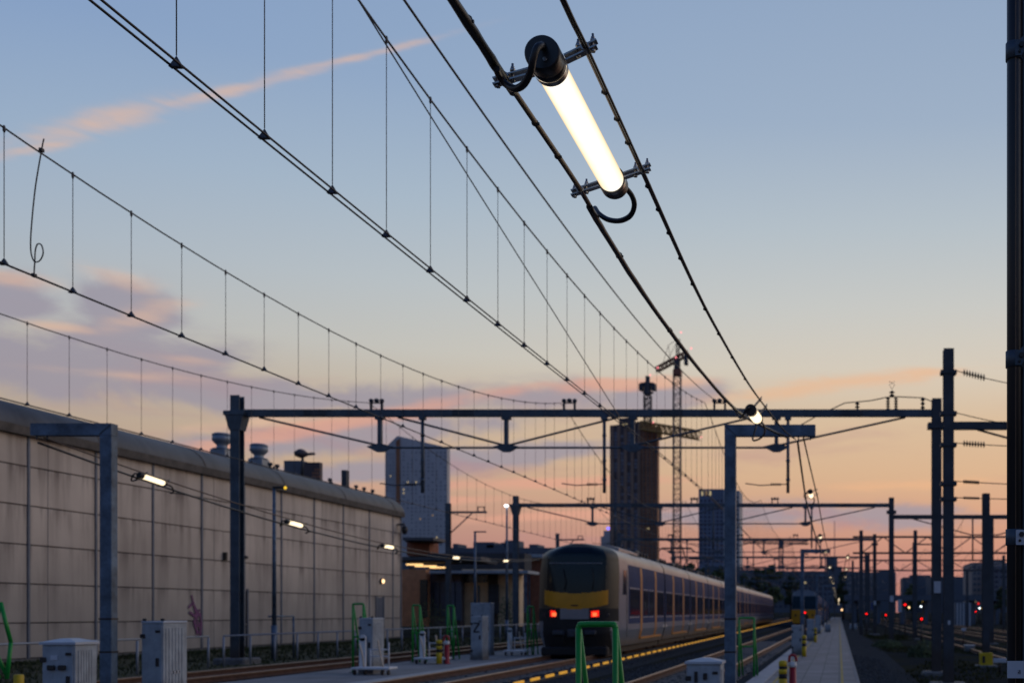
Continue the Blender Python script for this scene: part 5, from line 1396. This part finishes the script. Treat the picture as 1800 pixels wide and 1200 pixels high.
# cranes
def lattice(a, b_, w, r, n, m_, par, nm):
    a, b_ = Vector(a), Vector(b_); d = (b_-a); ax = d.normalized(); u = ax.cross(Vector((0,1,0))); 
    if u.length < .1: u = Vector((1,0,0))
    u.normalize(); v = ax.cross(u).normalized(); s = MB()
    cs = [(-1,-1),(1,-1),(1,1),(-1,1)]
    pt = lambda t_,c_: a+d*t_+u*c_[0]*w/2+v*c_[1]*w/2
    for c_ in cs: s.tube([pt(0,c_),pt(1,c_)], r, 4)
    for k in range(n):
        for q in range(4):
            c0, c1 = cs[q], cs[(q+1)%4]
            s.tube([pt(k/n,c0),pt((k+1)/n,c1)] if k%2 else [pt(k/n,c1),pt((k+1)/n,c0)], r*.6, 4, caps=False)
            s.tube([pt(k/n,c0),pt(k/n,c1)], r*.6, 4, caps=False)
    return s.build(nm, m_, par)
Y = 450
t = thing('tower_crane', 'tall lattice tower crane with luffed jib left of the near post', 'crane', (wx(1190,Y),Y,0))
lattice((wx(1190,Y),Y,0),(wx(1190.5,Y),Y,wz(655,Y)),3.1,.22,46,'crane',t,'mast')
MB().box(wx(1184,Y),wx(1198,Y),Y-2,Y+2,wz(660,Y),wz(650,Y)).build('slew_ring','crane_r',t)
MB().box(wx(1186,Y),wx(1195,Y),Y-2,Y+2,wz(650,Y),wz(632,Y)).build('cab','steel2',t)
lattice((wx(1210,Y),Y,wz(620,Y)),(wx(1154,Y),Y,wz(650,Y)),2.0,.28,16,'crane_r',t,'jib')
lattice((wx(1191,Y),Y,wz(632,Y)),(wx(1192,Y),Y,wz(596,Y)),1.3,.16,8,'crane',t,'apex')
MB().box(wx(1203,Y),wx(1209,Y),Y-1.5,Y+1.5,wz(641,Y),wz(622,Y)).build('counterweight','steel2',t)
for a,b_ in (((1192,596),(1175,606)),((1175,606),(1165,640)),((1192,596),(1172,636)),((1192,596),(1208,620)),((1175,606),(1178,632))):
    MB().tube([at(*a,Y),at(*b_,Y)], .12, 4).build('tie','crane',t)
MB().tube([at(1153,650,Y),at(1153,655,Y)], .15, 4).build('hook_line','crane',t)
for p in ((1197,584),(1215,612),(1156,646),(1188,628)):
    MB().lathe(tuple(at(*p,Y-2.5)), [(.1,-.3),(.38,0),(.1,.3)], 8, 'y').build('warning_light',M.setdefault('warn',emit('pink_warning_light',(1,.25,.28),2.0)),t)
Y = 515
t = thing('tower_crane', 'crane standing on the brown tower, orange jib slanting to the right', 'crane', (wx(1138,Y),Y,wz(750,Y)))
lattice((wx(1138.5,Y),Y,wz(750,Y)),(wx(1138.5,Y),Y,wz(695,Y)),3.4,.3,11,'crane',t,'mast')
s = MB(); s.box(wx(1133,Y),wx(1144,Y),Y-2,Y+2,wz(695,Y),wz(672,Y),.3); s.box(wx(1124,Y),wx(1131,Y),Y-2,Y+2,wz(686,Y),wz(675,Y)); s.box(wx(1146,Y),wx(1153,Y),Y-2,Y+2,wz(686,Y),wz(675,Y)); s.box(wx(1127,Y),wx(1150,Y),Y-1.5,Y+1.5,wz(678,Y),wz(673,Y)); s.box(wx(1130,Y),wx(1148,Y),Y-1.5,Y+1.5,wz(691,Y),wz(689,Y)); s.box(wx(1135,Y),wx(1142,Y),Y-1,Y+1,wz(672,Y),wz(661,Y),.2)
s.build('crane_head','steel2',t)
lattice((wx(1128,Y),Y,wz(748,Y)),(wx(1234,Y),Y-10,wz(771,Y)),4.0,.34,22,'crane_y',t,'jib')
MB().box(wx(1158,Y),wx(1164,Y),Y-4,Y,wz(770,Y),wz(752,Y)).build('trolley_frame','crane_y',t)
for p in ((1143,659),(1148,742),(1233,768)): MB().lathe(tuple(at(*p,Y-6)), [(.1,-.3),(.38,0),(.1,.3)], 8, 'y').build('warning_light','warn',t)
# faint far crane
Y = 620
t = thing('tower_crane', 'faint low crane beyond the gantries near the horizon', 'crane', (wx(1373,Y),Y,0))
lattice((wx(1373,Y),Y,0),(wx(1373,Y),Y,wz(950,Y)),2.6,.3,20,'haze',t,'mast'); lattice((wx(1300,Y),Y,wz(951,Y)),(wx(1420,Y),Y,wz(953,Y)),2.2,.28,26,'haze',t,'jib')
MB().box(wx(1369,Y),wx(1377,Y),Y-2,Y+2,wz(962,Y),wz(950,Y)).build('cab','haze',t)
# antenna mast
t = thing('antenna_mast', 'thin antenna pole against the sunset right of the second bent post', 'mast', (wx(1467,300),300,0)); MB().tube([(wx(1467,300),300,0),(wx(1467,300),300,wz(915,300))], .22, 6, r1=.1).build('pole','haze',t)

def block(px0, px1, top, Y, m_, label, extra=(), win=None, name='office_block', grp='low buildings on the horizon'):
    t = thing(name, label, 'building', (wx((px0+px1)/2,Y),Y,0), grp)
    pan('facade',px0,px1,top,1076,Y,14,m_,t)
    for (a,b_,c_) in extra: pan('rooftop_box',a,b_,c_,top+.05,Y+2,5,m_,t)
    if win: windows(t, px0+2,px1-2,top+4,1070,Y,win[0],win[1],.6,.45,win[2],win[3],.1)
    return t
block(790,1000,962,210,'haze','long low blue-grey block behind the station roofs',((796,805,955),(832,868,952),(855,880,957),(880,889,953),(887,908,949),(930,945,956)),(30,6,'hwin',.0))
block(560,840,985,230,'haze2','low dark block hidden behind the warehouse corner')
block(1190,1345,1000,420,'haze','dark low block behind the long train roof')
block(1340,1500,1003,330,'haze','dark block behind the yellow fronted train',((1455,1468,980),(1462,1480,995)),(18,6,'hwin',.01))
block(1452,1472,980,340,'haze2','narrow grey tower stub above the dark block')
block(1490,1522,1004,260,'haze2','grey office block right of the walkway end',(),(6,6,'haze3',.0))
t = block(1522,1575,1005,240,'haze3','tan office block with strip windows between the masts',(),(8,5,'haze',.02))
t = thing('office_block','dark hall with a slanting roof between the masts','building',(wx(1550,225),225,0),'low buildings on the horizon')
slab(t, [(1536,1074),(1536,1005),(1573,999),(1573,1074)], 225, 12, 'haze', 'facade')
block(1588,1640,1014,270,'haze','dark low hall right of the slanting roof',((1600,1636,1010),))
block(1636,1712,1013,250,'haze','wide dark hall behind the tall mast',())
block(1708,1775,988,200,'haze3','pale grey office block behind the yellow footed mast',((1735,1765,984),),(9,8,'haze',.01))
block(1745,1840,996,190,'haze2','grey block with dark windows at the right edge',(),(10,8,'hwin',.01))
# viaduct / bridge strip in front, low band
t = thing('viaduct','dark viaduct crossing behind the signals','bridge',(wx(1650,170),170,0))
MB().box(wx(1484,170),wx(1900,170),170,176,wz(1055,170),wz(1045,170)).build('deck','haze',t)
for k in range(9): MB().box(wx(1500+k*42,170),wx(1506+k*42,170),171,175,-.4,wz(1054,170)).build('pier','haze',t)
t = thing('station_hut','pale ribbed hut behind the tall mast near the right tracks','hut',(wx(1695,150),150,-.36)); MB().box(wx(1680,150),wx(1708,150),150,154,-.4,wz(1058,150)).build('wall','haze2',t)
for k in range(5): MB().box(wx(1682+k*5.4,150),wx(1684+k*5.4,150),149.93,149.99,-.3,wz(1059,150)).build('rib','label',t)

# ------------------------------------------------------------------ trees
def tree(x, Y, z0, h, rx_, label, m_='leaf', n=1400, grp='dark trees along the horizon', ls_=.5):
    t = thing('tree', label, 'tree', (x,Y,z0), grp); rnd = random.Random(int(x*10+Y))
    s = MB(); s.tube([(x,Y,z0),(x+.1,Y,z0+h*.3),(x-.1,Y,z0+h*.6)], h*.03, 8, r1=h*.012)
    for k in range(6):
        a = rnd.uniform(0,2*PI); s.tube([(x,Y,z0+h*(.25+.06*k)),(x+math.cos(a)*rx_*.6,Y+math.sin(a)*rx_*.6,z0+h*(.5+.06*k))], h*.012, 5, r1=h*.004)
    s.build('trunk','bark',t)
    c = MB(); cl = []
    for k in range(16):
        a = rnd.uniform(0,2*PI); r = rnd.uniform(0,.75)*rx_; zz = z0+h*rnd.uniform(.34,.88); cl.append((x+math.cos(a)*r, Y+math.sin(a)*r*.8, zz, rnd.uniform(.22,.42)*rx_))
    cl.append((x,Y,z0+h*.9,rx_*.3))
    for k in range(n):
        cx_,cy_,cz_,r = rnd.choice(cl); d = Vector((rnd.gauss(0,1),rnd.gauss(0,1),rnd.gauss(0,.8))).normalized()*r*rnd.uniform(.4,1.08)
        p = Vector((cx_,cy_,cz_))+d; u = Vector((rnd.gauss(0,1),rnd.gauss(0,1),rnd.gauss(0,1))).normalized(); v = u.orthogonal().normalized(); q = ls_*rnd.uniform(.5,1.2)
        c.add([p-u*q,p+v*q*.5,p+u*q,p-v*q*.5],[(0,1,2,3)])
    c.build('crown',m_,t)
for i,(px, top, Y, wpx, lb) in enumerate([(1215,985,230,34,'dark tree poking above the train roof, leftmost'),(1240,992,225,30,'dark tree above the train roof, second from the left'),(1266,990,220,26,'dark tree above the train roof, beside the near post'),(1330,996,215,30,'round dark tree right of the near post'),(1358,988,210,38,'largest round dark tree, left of the yellow fronted train'),(1390,1006,215,28,'low dark tree behind the yellow fronted train'),(1308,1004,225,26,'low dark tree just right of the near post'),(1482,1000,240,24,'dark tree above the far end of the walkway'),(1603,1024,200,26,'low tree left of the wide dark hall'),(1760,1030,160,22,'low tree near the right edge'),(1190,985,235,22,'thin dark tree near the pantograph'),(724,945,96,14,'small green tree on the roof line at the warehouse corner')]):
    x = wx(px,Y); h = wz(top,Y)+.3
    tree(x, Y, -.2, h, wpx/2/F*Y*1.15, lb, 'leaf' if i%2 else 'leaf2', 1500, ls_=.5*Y/220)
def bush(px, py, Y, w, h, label):
    c = at(px,py,Y); t = thing('bush', label, 'bush', (c.x,Y,-.36), 'low green bushes'); s = MB(); b_ = MB()
    for k in range(7): b_.tube([(c.x,Y,-.4),(c.x+random.uniform(-w,w)*.4,Y+random.uniform(-.3,.3),-.36+h*.7)], .02, 5, r1=.006)
    b_.build('stems','bark',t)
    for k in range(900):
        a = random.uniform(0,2*PI); r = math.sqrt(random.random())*w*.5; z = -.36+random.random()*h*(1-.7*(r/(w*.5))**2); p = Vector((c.x+math.cos(a)*r,Y+math.sin(a)*r*.7,z))
        u = Vector((random.gauss(0,1),random.gauss(0,1),random.gauss(0,1))).normalized(); v = u.orthogonal().normalized(); q = .07*random.uniform(.5,1.3)
        s.add([p-u*q,p+v*q*.6,p+u*q,p-v*q*.6],[(0,1,2,3)])
    s.build('foliage','leaf2',t)
bush(1625,1120,46,1.5,.8,'green bush low between the portal post and the signals')
bush(1560,1112,58,1.8,.5,'flat dark bush beside the walkway edge')
bush(760,1060,74,3.0,3.0,'ivy green bush at the station doorway')
bush(893,1055,76,1.6,4.0,'tall narrow green bush against the station wall')
# small trackside boxes
for i,(px,py,Y,w,h,lb) in enumerate(((1455,1092,85,.5,.6,'dim equipment box at the walkway end'),(1500,1085,110,.8,.7,'pale low box right of the walkway end'),(1640,1112,50,.5,.3,'small grey trackside box among the weeds'),(1705,1112,52,.5,.3,'small pale trackside box beside the right rails'))):
    c = at(px,py,Y); zb = -.36 if c.x>.6 else 0; t = thing('trackside_box', lb, 'box', (c.x,Y,zb), 'trackside boxes')
    MB().box(c.x-w/2,c.x+w/2,Y,Y+w,zb,zb+h,.03).build('housing','cab',t); MB().box(c.x-w/2-.02,c.x+w/2+.02,Y-.02,Y+w+.02,zb+h,zb+h+.04,.01).build('lid','cablid',t)

for o in bpy.data.objects:
    if '_nw' in o: del o['_nw']
